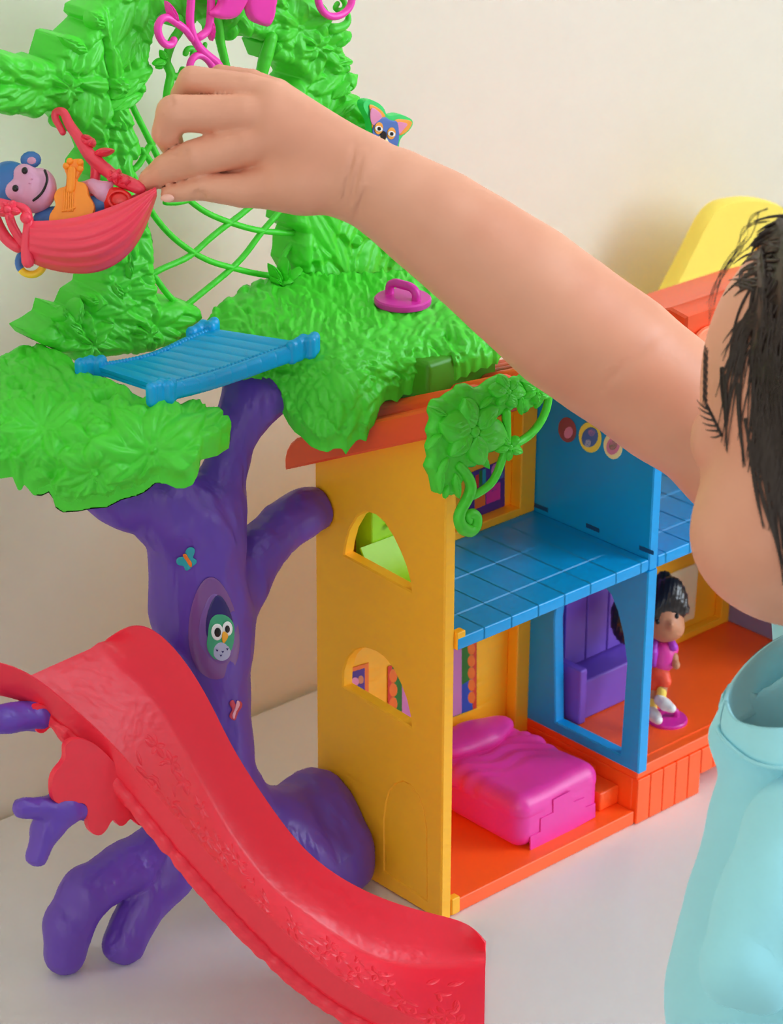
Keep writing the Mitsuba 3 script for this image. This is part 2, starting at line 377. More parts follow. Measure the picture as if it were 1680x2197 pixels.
def decal(name, poly, surf, nrm, th, mt, parent, bev=None, n=None, **kw):
    poly = np.asarray(poly, float)
    if n: poly = smooth_ring(poly, n)
    nrm = np.asarray(nrm, float) / np.linalg.norm(nrm)
    span = max(np.ptp(poly[:, 0]), np.ptp(poly[:, 1]))
    return obj(name, slab(poly, [], th, span * .02 if bev is None else bev, lambda u, v, w: surf(u, v) + w[:, None] * nrm), mt, parent, **kw)
def oval(cx, cy, rx, ry, rot=0, n=28):
    a = np.arange(n) * 2 * np.pi / n; c, s = math.cos(rot), math.sin(rot)
    return np.c_[cx + rx * np.cos(a) * c - ry * np.sin(a) * s, cy + rx * np.cos(a) * s + ry * np.sin(a) * c]
def star(cx, cy, r0, r1, n, ph=0):
    a = np.arange(n * 8) * 2 * np.pi / (n * 8); r = r0 + (r1 - r0) * (.5 + .5 * np.cos(n * (a - ph)))
    return np.c_[cx + r * np.cos(a), cy + r * np.sin(a)]

# ------------------------------------------------------------------ the room
S = dict(kind='structure')
obj('wall_back', rbox(-2.2, 1.5, 0.247, 0.30, -0.62, 1.9, 0), 'm_wall', label='plain pale cream back wall behind the toys', **S)
obj('floor', rbox(-2.2, 2.0, -2.6, 0.30, -0.64, -0.62, 0), 'm_floor', label='floor of the room below the table', **S)
obj('ceiling', rbox(-2.2, 1.5, -2.6, 0.30, 1.9, 1.96, 0), 'm_white', label='white ceiling', **S)
wr = obj('wall_right', cat(rbox(1.3, 1.36, -2.6, 0.247, -0.62, 0.25, 0), rbox(1.3, 1.36, -2.6, 0.247, 1.8, 1.9, 0), rbox(1.3, 1.36, -2.6, -2.4, 0.25, 1.8, 0), rbox(1.3, 1.36, -0.75, 0.247, 0.25, 1.8, 0)),
         'm_wall', label='pale side wall with the window', **S)
wn = 'window_1'; labels[wn] = {'label': 'bright daylight window in the side wall', **S}
obj('frame', cat(rbox(1.29, 1.35, -2.4, -2.34, .25, 1.8, .004), rbox(1.29, 1.35, -.81, -.75, .25, 1.8, .004), rbox(1.29, 1.35, -2.4, -.75, .25, .31, .004), rbox(1.29, 1.35, -2.4, -.75, 1.74, 1.8, .004), rbox(1.295, 1.345, -1.6, -1.55, .25, 1.8, .004)), 'm_white', wn)
pane = trimesh.Trimesh([(1.355, -2.4, .25), (1.355, -.75, .25), (1.355, -.75, 1.8), (1.355, -2.4, 1.8)], [(0, 2, 1), (0, 3, 2)], process=False)
obj('pane', {**ply(pane, 'm_white', False), 'emitter': {'type': 'area', 'radiance': {'type': 'rgb', 'value': [6.3, 7.35, 8.4]}}}, None, wn)
wn2 = 'window_2'; labels[wn2] = {'label': 'smaller window in the opposite side wall', **S}
obj('wall_left', cat(rbox(-1.86, -1.8, -2.6, 0.247, -0.62, 0.25, 0), rbox(-1.86, -1.8, -2.6, 0.247, 1.6, 1.9, 0), rbox(-1.86, -1.8, -2.6, -2.2, 0.25, 1.6, 0), rbox(-1.86, -1.8, -0.9, 0.247, 0.25, 1.6, 0)), 'm_wall', label='pale side wall with the smaller window', **S)
obj('frame', cat(rbox(-1.85, -1.79, -2.2, -2.14, .25, 1.6, .004), rbox(-1.85, -1.79, -.96, -.9, .25, 1.6, .004), rbox(-1.85, -1.79, -2.2, -.9, .25, .31, .004), rbox(-1.85, -1.79, -2.2, -.9, 1.54, 1.6, .004)), 'm_white', wn2)
obj('pane', {**ply(trimesh.Trimesh([(-1.855, -2.2, .25), (-1.855, -.9, .25), (-1.855, -.9, 1.6), (-1.855, -2.2, 1.6)], [(0, 1, 2), (0, 2, 3)], process=False), 'm_white', False), 'emitter': {'type': 'area', 'radiance': {'type': 'rgb', 'value': [1.35, 1.3, 1.25]}}}, None, wn2)
tb = thing('table', 'white glossy table under the toy tree and playhouse', 'table')
obj('table_top', rbox(-1.3, 1.2, -0.20, 0.243, -0.03, 0, .004), 'm_table', tb)
for x in (-1.22, 1.12):
    for y in (-.13, .18): obj('leg', rbox(x - .03, x + .03, y - .03, y + .03, -.62, -.03, .004), 'm_white', tb)

# ------------------------------------------------------------------ the playhouse
YB, X1, X2, XE = 0.093, 0.1495, 0.1565, 0.335
h = thing('playhouse', 'two storey toy house with orange end wall, blue floors and orange base', 'toy house')
pt = lambda L: np.array([px(x, y, 0.0)[1:] for x, y in L])
w1 = [(737.5, 1190.5), (741.5, 1165), (749, 1137.5), (765, 1110), (784.7, 1098), (804, 1104), (824, 1122), (843.6, 1153), (859, 1184.7), (871, 1216), (879, 1247.5), (882, 1269)]
w2 = [(735, 1473), (736.5, 1440), (745, 1412.6), (761, 1395), (782.7, 1390), (804, 1397), (824, 1410.6), (843.6, 1436), (859, 1467.6), (871, 1499), (879, 1534), (882, 1560)]
dr_ = [(825, 1868), (824, 1760), (828, 1726), (835, 1700), (850, 1682), (865, 1677), (880, 1685), (897, 1708), (908, 1740), (914, 1780), (915, 1931)]
outer = pt([(681.5, 1829), (946, 1974), (958, 918), (675, 985)])
outer[0][1] = outer[1][1] = 0.0006
xf = lambda u, v, w: np.c_[w, u, v]
ew = obj('end_wall', slab(outer, [pt(w1), pt(w2), pt(dr_)], .0075, .0008, xf), 'm_yellow', h, label='orange yellow end wall with two arched windows')
obj('arched_panel', slab(pt(dr_), [], .004, .0001, lambda u, v, w: np.c_[w + .00035, u, v]), 'm_yellow', h)
for k, z in enumerate((.001, .158)): obj('corner_tab', rbox(.0075, .0135, -.0008, .004, z, z + .010, .0008), 'm_yellow', h)
obj('base', rbox(.0076, X1 - .0002, .0, YB + .006, .0004, .009, .001), 'm_orange', h)
b2 = obj('stage', cat(rbox(X1, XE, -.0005, YB + .006, .029, .0365, .001), rbox(X1, .203, .003, YB + .006, .0006, .029, .0008), rbox(.203, XE, .003, YB + .006, .0125, .029, .0008)), 'm_orange', h, label='raised orange base section with board front')
for k in range(5):
    x = X1 + .0004 + k * .0107; obj('board', rbox(x, x + .0102, -.0012, .004, .0006, .0288, .0006), 'm_orange', b2)
for k in range(5):
    x = .2034 + k * .0107; obj('board', rbox(x, x + .0102, -.0012, .004, .0128, .0288, .0006), 'm_orange', b2)
obj('rim', rbox(X2 + .001, XE, .006, .0072, .0365, .0371, 0), 'm_orange', b2)
obj('step', rbox(.1335, X1 - .0003, .012, .03, .009, .021, .0015), 'm_orange', h)
obj('base_lip', rbox(.1335, X1 - .0002, .03, YB - .002, .009, .026, .001), 'm_orange', h)
def tiles(p, n, uv):
    g = lambda a, s: mikit.smoothstep(.0, .025, dr.abs(a / s - dr.floor(a / s) - .5))
    return dr.minimum(g(p.x + .003, .0195), g(p.y - .004, .031)) + 0.2 * nz(p.x * 90, p.y * 200, 0)
bumped('m_bluefloor', (0, 150, 220), tiles, .0009, .33, .5, 2e-4)
obj('upper_floor', rbox(.0076, X1 - .0001, -.001, YB - .0005, .158, .165, .001), 'm_bluefloor', h, label='blue floor of the upper room')
obj('upper_floor', rbox(X2 + .0001, XE, -.001, YB - .0005, .158, .165, .001), 'm_bluefloor', h)
pw = obj('partition', slab([(-.001, .1582), (YB, .1582), (YB, .246), (-.001, .286)], [], .007, .0007, lambda u, v, w: np.c_[X1 + w, u, v]), 'm_blue', h, label='blue partition of the upper room')
P1 = lambda x, y: px(x, y, X1)
for c, r, m1, m2 in (((1218, 922), (19, 27), 'm_badge', 'm_dollskin'), ((1267, 938), (24, 33), 'm_sunny', 'm_foxblue'), ((1316, 957), (20, 28), 'm_cream', 'm_dollskin')):
    b = decal('badge', oval(*c, *r, -.15), P1, (-1, 0, 0), .0006, m1, pw, label=None)
for c, r, mt in (((1220, 928), (9, 13), 'm_foxpink'), ((1266, 938), (17, 22), 'm_foxblue'), ((1270, 928), (8, 8), 'm_lilacprint'), ((1262, 951), (7, 9), 'm_shoe'), ((1316, 956), (14, 20), 'm_foxpink'), ((1316, 955), (9, 11), 'm_leafprint')):
    decal('badge_print', oval(*c, *r, .3, 20), lambda x, y: px(x, y, X1 - .0006), (-1, 0, 0), .0003, mt, pw)
for a, b, c in (((1143, 1077), (1176, 1090), 9), ((1258, 1122), (1286, 1134), 9), ((1372, 1170), (1403, 1182), 9)):
    decal('slot', [a, b, (b[0], b[1] + c), (a[0], a[1] + c)], P1, (-1, 0, 0), .0004, 'm_navy', pw)
op = np.array([px(x, y, X1)[1:] for x, y in [(1192, 1583), (1191, 1330), (1196, 1290), (1230, 1262), (1300, 1262), (1312, 1275), (1326, 1310), (1338, 1360), (1346, 1420), (1340, 1640)]]); op[0, 1] = op[-1, 1] = .0402; op[-1, 0] = .0125
obj('door_frame', slab([(-.0015, .0335), (YB, .0335), (YB, .1578), (-.0015, .1578)], [op], .0076, .0007, lambda u, v, w: np.c_[X1 - .0007 + w, u, v]), 'm_blue', h, label='blue partition with an arched doorway')
bwl = obj('back_wall', cat(rbox(.0076, X1, YB, YB + .006, .009, .245, .0008), rbox(X2, XE, YB, YB + .006, .0365, .245, .0008)), 'm_yellow', h, label='yellow back wall of the rooms')
bw_front = rbox(.0076, XE, YB, YB + .004, .24, .262, .0008)
obj('pilaster', rbox(.1375, X1 - .0003, YB - .008, YB, .165, .252, .001), 'm_yellow', bwl)
obj('pilaster', rbox(.1385, X1 - .0003, YB - .008, YB, .009, .158, .001), 'm_yellow', bwl)
obj('ledge', rbox(.0076, .1375, YB - .008, YB, .165, .170, .0008), 'm_yellow', bwl)
obj('ledge', rbox(X2, XE - .008, YB - .006, YB, .0367, .0415, .0008), 'm_yellow', bwl)
obj('pilaster', rbox(.320, XE - .0075, YB - .006, YB, .0367, .158, .001), 'm_yellow', bwl)
B = lambda x, y: py(x, y, YB - .0001)
decal('cream_panel', [(1436, 1232), (1498, 1206), (1488, 1325), (1428, 1352)], B, (0, -1, 0), .0007, 'm_cream', bwl)
obj('side_panel', rbox(XE - .0075, XE, -.001, YB, .0365, .158, .001), 'm_greypanel', h, label='grey violet end panel of the lower room')
# printed pictures on the back wall
pc = decal('picture', [(1000, 1018), (1082, 984), (1082, 1085), (1000, 1118)], B, (0, -1, 0), .0005, 'm_violetprint', bwl, label='printed picture of a bookcase')
B2 = lambda x, y: py(x, y, YB - .0005)
for poly, mt in (([(1043, 1046), (1073, 1034), (1073, 1070), (1043, 1082)], 'm_pink'), ([(1018, 1056), (1041, 1047), (1041, 1083), (1018, 1093)], 'm_orangeprint'), ([(1020, 1020), (1027, 1017), (1027, 1045), (1020, 1048)], 'm_redprint'),
                 ([(1028, 1010), (1034, 1008), (1034, 1040), (1028, 1043)], 'm_leafprint'), ([(1035, 1008), (1042, 1005), (1042, 1036), (1035, 1039)], 'm_teal'), ([(1064, 1018), (1080, 1012), (1080, 1024), (1064, 1030)], 'm_foxblue'), (oval(1061, 1008, 7, 14, .2, 18), 'm_lilacprint'),
                 ([(1053, 1052), (1065, 1047), (1065, 1050), (1053, 1055)], 'm_violetprint')):
    decal('print', poly, B2, (0, -1, 0), .0003, mt, bwl)
decal('picture', [(832, 1430), (1022, 1358), (1022, 1519), (832, 1592)], B, (0, -1, 0), .0005, 'm_leafprint', bwl, label='printed picture of a curtained window')
for poly, mt in (([(832, 1430), (841, 1427), (841, 1588), (832, 1592)], 'm_redprint'), ([(1014, 1361), (1022, 1358), (1022, 1519), (1014, 1522)], 'm_redprint'),
                 ([(862, 1430), (990, 1380), (990, 1530), (862, 1580)], 'm_lilacprint'), ([(990, 1470), (1013, 1455), (1013, 1522), (990, 1530)], 'm_blueprint'), ([(846, 1540), (860, 1530), (860, 1580), (846, 1585)], 'm_blueprint')):
    decal('print', poly, B2, (0, -1, 0), .0003, mt, bwl)
for k in range(5):
    decal('print', oval(843, 1450 + 30 * k, 9, 15, 0, 16), B2, (0, -1, 0), .00035, 'm_orangeprint', bwl)
    decal('print', oval(1011, 1392 + 26 * k, 8, 13, 0, 16), B2, (0, -1, 0), .00035, 'm_orangeprint', bwl)
decal('picture', [(728, 1440), (789, 1421), (789, 1512), (728, 1530)], B, (0, -1, 0), .0012, 'm_orangeprint', bwl, label='small framed picture')
B3 = lambda x, y: py(x, y, YB - .0012)
decal('print', [(734, 1448), (782, 1433), (782, 1503), (734, 1520)], B3, (0, -1, 0), .0004, 'm_violetprint', bwl)
for c, r, mt in (((762, 1462), (8, 9), 'm_foxpink'), ((774, 1458), (6, 9), 'm_dollskin'), ((770, 1482), (9, 9), 'm_foxblue'), ((750, 1465), (6, 7), 'm_dollskin')):
    decal('print', oval(*c, *r, 0, 16), lambda x, y: py(x, y, YB - .0016), (0, -1, 0), .0003, mt, bwl)
# lime chute in the corner of the upper room
g0 = []
for t in np.linspace(0, 1, 14):
    a = t * math.pi / 2; g0.append([(x, .0755 - .026 * math.sin(a), .168 + .020 * (1 - math.sin(a)) ** 2.2) for x in np.linspace(.0095, .033, 5)])
obj('chute', cat(grid_shell(np.array(g0), .0012), rbox(.018, .05, .0755, .0885, .1655, .236, .001), rbox(.0085, .031, .034, .0885, .1652, .1674, .0008), trimesh.creation.cylinder(.0018, segment=[(.030, .072, .212), (.030, .080, .212)], sections=14), trimesh.creation.cylinder(.0018, segment=[(.029, .072, .196), (.029, .080, .196)], sections=3)), 'm_lime', h, label='lime green chute inside the upper window')
# roof
def roof_profile(X):
    top = [(610, 1009), (609, 985), (612, 968), (621, 952), (634, 941), (650, 936)]
    a = [px(x, y, X)[1:] for x, y in top]
    return a
a = roof_profile(-.011); f = np.array([-.007, .2975]); s0 = a[-1]
up_ = [s0 + (f - s0) * t for t in np.linspace(.1, 1, 10)]
prof = np.array(a + up_ + [np.array([-.008, .296]), np.array([-.0085, .284]), np.array([-.006, .2815])])
rf = obj('roof', slab(prof, [], .1665, .0012, lambda u, v, w: np.c_[-.011 + w, u, v]), 'm_coral', h, label='orange sloping roof')
for k in range(7):
    x = .012 + k * .021; obj('roof_tile', body([cap((x, -.004, .2952), (x, .085, .2560), .0062)], .0015, .001), 'm_coral', rf, True)
rf2 = obj('roof', slab(np.array([(.12, .24), (.12, .255), (.0, .306), (-.012, .304), (-.012, .291), (-.006, .29)]), [], XE + .006 - .1562, .0012, lambda u, v, w: np.c_[.1562 + w, u, v]), 'm_coral', h)
for k in range(7):
    x = .172 + k * .0246
    obj('scallop', slab(np.array([(x - .0122, .2835), (x + .0122, .2835), (x + .0122, .2885)] + [(x + .0122 * math.cos(t), .2885 + .0075 * math.sin(t)) for t in np.linspace(.25, math.pi - .25, 10)] + [(x - .0122, .2885)]), [], .003, .0006, lambda u, v, w: np.c_[u, -.0125 - w, v]), 'm_scallop', rf2)
mat('m_scallop', (255, 150, 110), .4)
obj('front_beam', rbox(.1567, XE, -.006, .0, .268, .2842, .001), 'm_yellow', h)
obj('far_end_wall', rbox(XE, XE + .006, 0, YB, .037, .28, .001), 'm_yellow', h)
obj('hidden_back', bw_front, 'm_yellow', bwl) if False else None
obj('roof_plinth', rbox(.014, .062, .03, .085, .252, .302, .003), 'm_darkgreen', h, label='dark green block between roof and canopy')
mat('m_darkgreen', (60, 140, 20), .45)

# bed
def bx(c, hf, r, k=None, op=1):
    c, hf = np.asarray(c, float), np.asarray(hf, float) - r
    def f_(P):
        q = np.abs(P - c) - hf; return np.linalg.norm(np.maximum(q, 0), axis=1) + np.minimum(q.max(1), 0) - r
    return (f_, c, np.linalg.norm(hf) + r, k, op)
bed = thing('toy_bed', 'magenta pink moulded toy bed in the lower room', 'toy bed')
obj('mattress', body([bx((.0998, .0515, .0250), (.0315, .0405, .0155), .0085)], .0012, .002), 'm_pink', bed, True)
def folds(X):
    t = X[:, 1] + .35 * (X[:, 0] - .1) + .004 * np.sin(X[:, 0] * 160)
    w = np.exp(-((X[:, 1] - .056) / .014) ** 2) * (X[:, 2] > .03)
    return -w * (.0011 * np.sin(t * 560) + .0005) - .0006 * np.sin(X[:, 1] * 130 + X[:, 0] * 90) * (X[:, 2] > .03)
obj('blanket', body([bx((.0998, .0405, .0253), (.0322, .0305, .0161), .0088)], .0009, .002, folds), 'm_pink', bed, True)
obj('pillow', body([ell((.099, .078, .0425), (.028, .013, .0075))], .0012, .002, lambda X: -.0006 * np.sin(X[:, 0] * 220 + X[:, 1] * 60)), 'm_pink', bed, True)
decal('stepped_relief', [(1135.6, 1829), (1135.6, 1794), (1157, 1784), (1158, 1755.6), (1185, 1742), (1185, 1715), (1221, 1696), (1229, 1719), (1252, 1710), (1254, 1731), (1275, 1722), (1275, 1752)], lambda x, y: py(x, y, .0102), (0, -1, 0), .0009, 'm_pink', bed, .4)
# bench in the next room
sf = thing('toy_bench', 'purple toy bench behind the blue doorway', 'toy bench')
obj('seat', rbox(.166, .24, .058, YB - .006, .0368, .062, .0015), 'm_sofa', sf)
obj('backrest', rbox(.166, .24, YB - .0155, YB - .0062, .062, .14, .002), 'm_sofa', sf)
obj('arm', rbox(.160, .166, .055, YB - .0062, .0368, .072, .0015), 'm_sofa', sf)
for k in range(4): obj('back_slat', rbox(.168 + k * .018, .185 + k * .018, YB - .0175, YB - .0155, .063, .139, .0007), 'm_sofa', sf)

# trellis with leaves and flowers on the house front
YT = -.0125; tr = thing('leaf_trellis', 'bright green moulded vine with big flower at the roof corner', 'toy vine')
FT = lambda x, y: py(x, y, YT)
vo = [(934, 872), (940, 862), (958, 859), (972, 848), (985, 842), (993, 831), (1011, 827), (1029, 837), (1040, 835), (1059, 820), (1081, 809), (1099, 813), (1110, 824), (1126, 811), (1139, 800), (1152, 802), (1170, 815), (1183, 828), (1182, 842), (1165, 859), (1152, 872), (1143, 879), (1132, 891), (1124, 878), (1112, 876), (1103, 884), (1090, 890), (1077, 894), (1064, 908), (1070, 930), (1064, 952), (1052, 972), (1037, 987), (1024, 1005), (1008, 1006), (1004, 1022), (996, 1040), (989, 1057), (976, 1066), (940, 1060), (934, 1027), (922, 1005), (930, 985), (925, 962), (932, 945), (926, 928), (936, 903), (930, 888)]
obj('leaf_plate', sheet(vo, FT, np.array([0, .005, 0]), 5, 10, lambda x, y: .0004 * np.sin(x * .35 + 2 * np.sin(y * .09)) * np.sin(y * .22)), 'm_green', tr, True)
vt = lambda pts, r, n=26: obj('stem', ptube(pts, FT, r, n), 'm_green', tr, True)
vt([(1178, 835), (1172, 878), (1142, 928), (1095, 958)], .0021); vt([(1086, 885), (1087, 930), (1088, 956)], .0023, 12); vt([(1086, 960), (1074, 996), (1054, 1036), (1015, 1064)], .0021)
vt([(985, 1000), (1004, 1024), (1010, 1049), (995, 1084), (985, 1110), (993, 1132), (1011, 1138), (1022, 1121), (1016, 1103), (1004, 1106), (1006, 1117)], [.0025, .003, .0028, .0034, .003, .0022], 44)
def flower(parent, c, r, n, surf, nrm, mt, ph=.3, w=.6, hgt=.0022, off=.0012, name='petal', core=True):
    nrm = np.asarray(nrm, float); o = nrm * off
    for k in range(n):
        a = ph + 2 * math.pi * k / n; d = np.array([math.cos(a), math.sin(a)])
        p0, p1 = surf(*(np.array(c) + d * r * .12)) + o, surf(*(np.array(c) + d * r)) + o
        leaf(parent, p0, p1, nrm, w * np.linalg.norm(p1 - p0), hgt, mt, 2, name)
    if core: obj('flower_centre', trimesh.creation.icosphere(2, .0016 if r < 40 else .003).apply_transform(np.diag([1, .6, 1, 1])).apply_translation(surf(*c) + o * 1.6), mt, parent, True)
NY = np.array([0, -1., 0])
flower(tr, (1013, 924), 74, 6, FT, NY, 'm_green', .25, .78, .0036); flower(tr, (1086, 838), 38, 6, FT, NY, 'm_green', .1, .7, .0028); flower(tr, (1147, 834), 32, 6, FT, NY, 'm_green', .5, .7, .0028)
flower(tr, (1088, 957), 30, 5, FT, NY, 'm_green', .4, .6, .0026, .0016)
for x, y, a, l in ((960, 980, 2.0, 60), (945, 1000, 1.6, 60), (975, 1015, 1.4, 55), (945, 930, 2.3, 45), (955, 890, 3.6, 40), (1055, 850, 2.4, 40), (1115, 845, 1.5, 45), (1120, 830, 3.6, 35), (1165, 840, 2.0, 40), (1045, 880, 2.6, 45), (1030, 970, 1.1, 40), (960, 1040, 1.8, 30)):
    d = np.array([math.cos(a), math.sin(a)]) * l
    leaf(tr, FT(x, y) + NY * .0006, FT(x + d[0], y + d[1]) + NY * .0004, NY, l * .42 * MPP, .002, 'm_green', 0)
# ------------------------------------------------------------------ the tree
tt = thing('toy_tree', 'purple toy tree with green leaf canopies and tall leafy climbing arch', 'toy tree')
def rp(P, r): return r * (CM[2] @ (np.asarray(P) - CP)) / FPX
def pchain(L, f=None, k=None):
    """L: (x, y, where, r): where = ('y', Y), ('z', Z), ('d', depth); r in picture units at that place."""
    P = [dict(y=py, z=pz, d=pd)[w[0]](x, y, w[1]) for x, y, w, r in L]
    return chain(P, [rp(p, l[3]) for p, l in zip(P, L)], k)
Y = lambda v: ('y', v)
Z = lambda v: ('z', v)
D_ = lambda v: ('d', v)
trunk = pchain([(425, 1130, Y(.09), 88), (422, 1200, Y(.09), 93), (428, 1300, Y(.09), 100), (440, 1400, Y(.09), 93), (447, 1500, Y(.09), 80), (450, 1600, Y(.088), 84), (458, 1720, Y(.085), 96), (470, 1790, Y(.08), 90)])
trunk += pchain([(420, 1150, Y(.09), 80), (390, 1110, Y(.092), 80), (330, 1085, Y(.096), 60), (255, 1068, Y(.10), 52), (170, 1030, Y(.104), 46)])
trunk += pchain([(385, 1100, Y(.088), 70), (355, 1050, Y(.09), 46), (335, 990, Y(.095), 36)])
trunk += pchain([(440, 1130, Y(.09), 72), (468, 1075, Y(.09), 48), (489, 985, Y(.09), 35), (513, 905, Y(.092), 38), (540, 840, Y(.095), 52), (560, 800, Y(.10), 56)])
trunk += pchain([(520, 900, Y(.092), 30), (560, 868, Y(.085), 26), (625, 838, Y(.08), 30)])
trunk += pchain([(480, 1330, Y(.088), 55), (528, 1240, Y(.088), 46), (565, 1172, Y(.09), 44), (612, 1125, Y(.0925), 42), (650, 1102, Y(.094), 43), (682, 1090, Y(.0955), 43)])
trunk += pchain([(470, 1740, Y(.085), 92), (590, 1780, Y(.075), 78), (672, 1728, Y(.085), 70), (690, 1760, Y(.075), 72), (735, 1830, Y(.058), 60), (758, 1868, Y(.052), 40)])
trunk += pchain([(590, 1800, Y(.068), 70), (640, 1840, Y(.06), 60), (730, 1862, Y(.052), 40)])
trunk += pchain([(455, 1730, Y(.085), 90), (372, 1810, Y(.088), 66), (270, 1862, Y(.091), 55), (185, 1915, Y(.093), 56), (146, 1985, Y(.094), 52), (140, 2045, Y(.094), 47)], k=.004)
trunk += pchain([(420, 1780, Y(.08), 80), (352, 1880, Y(.084), 60), (300, 1955, Y(.083), 48), (266, 2022, Y(.083), 48)], k=.0015)
trunk += pchain([(430, 1560, Y(.085), 60), (300, 1650, Y(.055), 44), (190, 1722, Y(.03), 36), (125, 1735, Y(.026), 30), (50, 1734, Y(.025), 23)], k=.004)
trunk += pchain([(140, 1738, Y(.027), 32), (100, 1778, Y(.025), 30), (78, 1836, Y(.024), 25)], k=.004)
trunk += pchain([(400, 1420, Y(.088), 50), (230, 1500, Y(.07), 34), (80, 1533, Y(.05), 33), (-40, 1548, Y(.04), 33)], k=.004)
trunk += [bx((-.1, .08, -.05), (.4, .3, .0494), .001, .002, -1), bx((.0497, .05, .15), (.05, .0515, .16), .001, .001, -1)]
kc = py(468, 1350, .075); kn = CM[2] * -1
def bk(X): return .0011 * (nfbm(np.c_[X[:, 0] * 150, X[:, 1] * 150, X[:, 2] * 26], 2, 3) - .5) * 2
tk = obj('trunk', body(trunk, .0019, .011, bk), 'm_purple', tt, True, label='purple trunk with roots and branches')
# stickers on the trunk
FR = np.array([CM[0], -CM[1], -CM[2]])
def tsurf(Yv): return lambda x, y: py(x, y, Yv)
def on_trunk(x, y):
    r = ray(x, y); L = np.linalg.norm(r, axis=1); t = trace(trunk, .011, x, y, 1.12) * L
    return np.where(np.isnan(t), np.nanmedian(t), t), r
def sticker(name, poly, mt, parent, lift, n=None, step=None, th=.0005, **kw):
    poly = np.asarray(poly, float); poly = smooth_ring(poly, n) if n else poly
    c = poly.mean(0); A = np.vstack([np.ones(25), *(np.stack(np.meshgrid(np.linspace(poly[:, 0].min(), poly[:, 0].max(), 5), np.linspace(poly[:, 1].min(), poly[:, 1].max(), 5))).reshape(2, -1) - c[:, None])]).T
    t, _ = on_trunk(A[:, 1] + c[0], A[:, 2] + c[1]); Q = np.c_[A, A[:, 1] ** 2, A[:, 1] * A[:, 2], A[:, 2] ** 2]
    co = np.linalg.lstsq(Q, t, rcond=None)[0]
    def surf(x, y):
        r = ray(x, y); r = r / np.linalg.norm(r, axis=-1, keepdims=True); u, v = x - c[0], y - c[1]
        return CP + r * (co[0] + co[1] * u + co[2] * v + co[3] * u * u + co[4] * u * v + co[5] * v * v - lift)[..., None]
    return obj(name, sheet(poly, surf, CM[2] * th, step or max(2, np.ptp(poly[:, 0]) / 14), 2), mt, parent, True, **kw)
wing = lambda cx, cy, s, rot, P: [(cx + s * (x * math.cos(rot) - y * math.sin(rot)), cy + s * (x * math.sin(rot) + y * math.cos(rot))) for x, y in P]
b1 = sticker('butterfly_sticker', [(378, 1203), (386, 1195), (396, 1194), (398, 1183), (408, 1174), (416, 1176), (416, 1190), (414, 1197), (421, 1201), (421, 1209), (413, 1215), (405, 1223), (398, 1224), (394, 1215), (384, 1213)], 'm_teal', tk, .0010, 48, label='turquoise butterfly sticker')
sticker('butterfly_body', [(393, 1189), (397, 1188), (404, 1197), (412, 1211), (410, 1217), (405, 1213), (399, 1203)], 'm_orangeprint', tk, .0015, 30)
sticker('butterfly_sticker', [(494, 1505), (500, 1502), (506, 1512), (512, 1504), (519, 1508), (518, 1519), (512, 1527), (508, 1539), (503, 1546), (497, 1543), (492, 1538), (494, 1530), (498, 1522), (494, 1515)], 'm_butterflyred', tk, .0010, 48, label='red butterfly sticker')
sticker('butterfly_body', [(511, 1503), (514, 1507), (506, 1530), (501, 1543), (499, 1539), (504, 1521)], 'm_butterflypink', tk, .0015, 24)
egg = lambda cx, cy, rx, ry, sk=.28, rot=.16: [(cx + rx * math.cos(a) * (1 + sk * math.sin(a)) * math.cos(rot) - ry * math.sin(a) * math.sin(rot) * -1, cy + ry * math.sin(a)) for a in np.linspace(0, 2 * math.pi, 40, endpoint=False)]
sticker('knothole_sticker', egg(458, 1348, 54, 110, .2, .05), 'm_rim', tk, .0009, label='glossy purple knothole sticker with an owl')
sticker('knothole_inner', egg(464, 1350, 38, 76, .3, .05), 'm_purplelight', tk, .0014)
sticker('knothole_hole', egg(471, 1335, 29, 58, .3, .05), 'm_violetdark', tk, .0019)
mat('m_purplelight', (122, 84, 158), .3); mat('m_violetdark', (44, 30, 100), .4)
sticker('owl_print', [(451, 1332), (458, 1322), (472, 1318), (487, 1322), (500, 1336), (503, 1360), (500, 1385), (490, 1405), (478, 1414), (463, 1415), (450, 1403), (444, 1388), (446, 1362)], 'm_owlgreen', tk, .0024, 48, label='small green owl printed in the knothole')
sticker('owl_print', oval(476, 1398, 19, 20), 'm_owlgrey', tk, .0029)
for c, r in (((466, 1356), (13, 18)), ((488, 1349), (11, 16))): sticker('owl_print', oval(*c, *r), 'm_eyewhite', tk, .0029)
for c, r in (((467, 1357), (7, 10)), ((488, 1350), (5, 8))): sticker('owl_print', oval(*c, *r), 'm_black', tk, .0034)
sticker('owl_print', [(481, 1355), (489, 1362), (486, 1374), (480, 1380), (476, 1368)], 'm_beak', tk, .0034, 24)
for k, (x, y) in enumerate([(466, 1393), (478, 1396), (488, 1390), (474, 1404)]): sticker('owl_print', [(x - 3, y), (x, y + 6), (x + 3, y), (x, y + 2)], 'm_violetdark', tk, .0034, th=.0003)

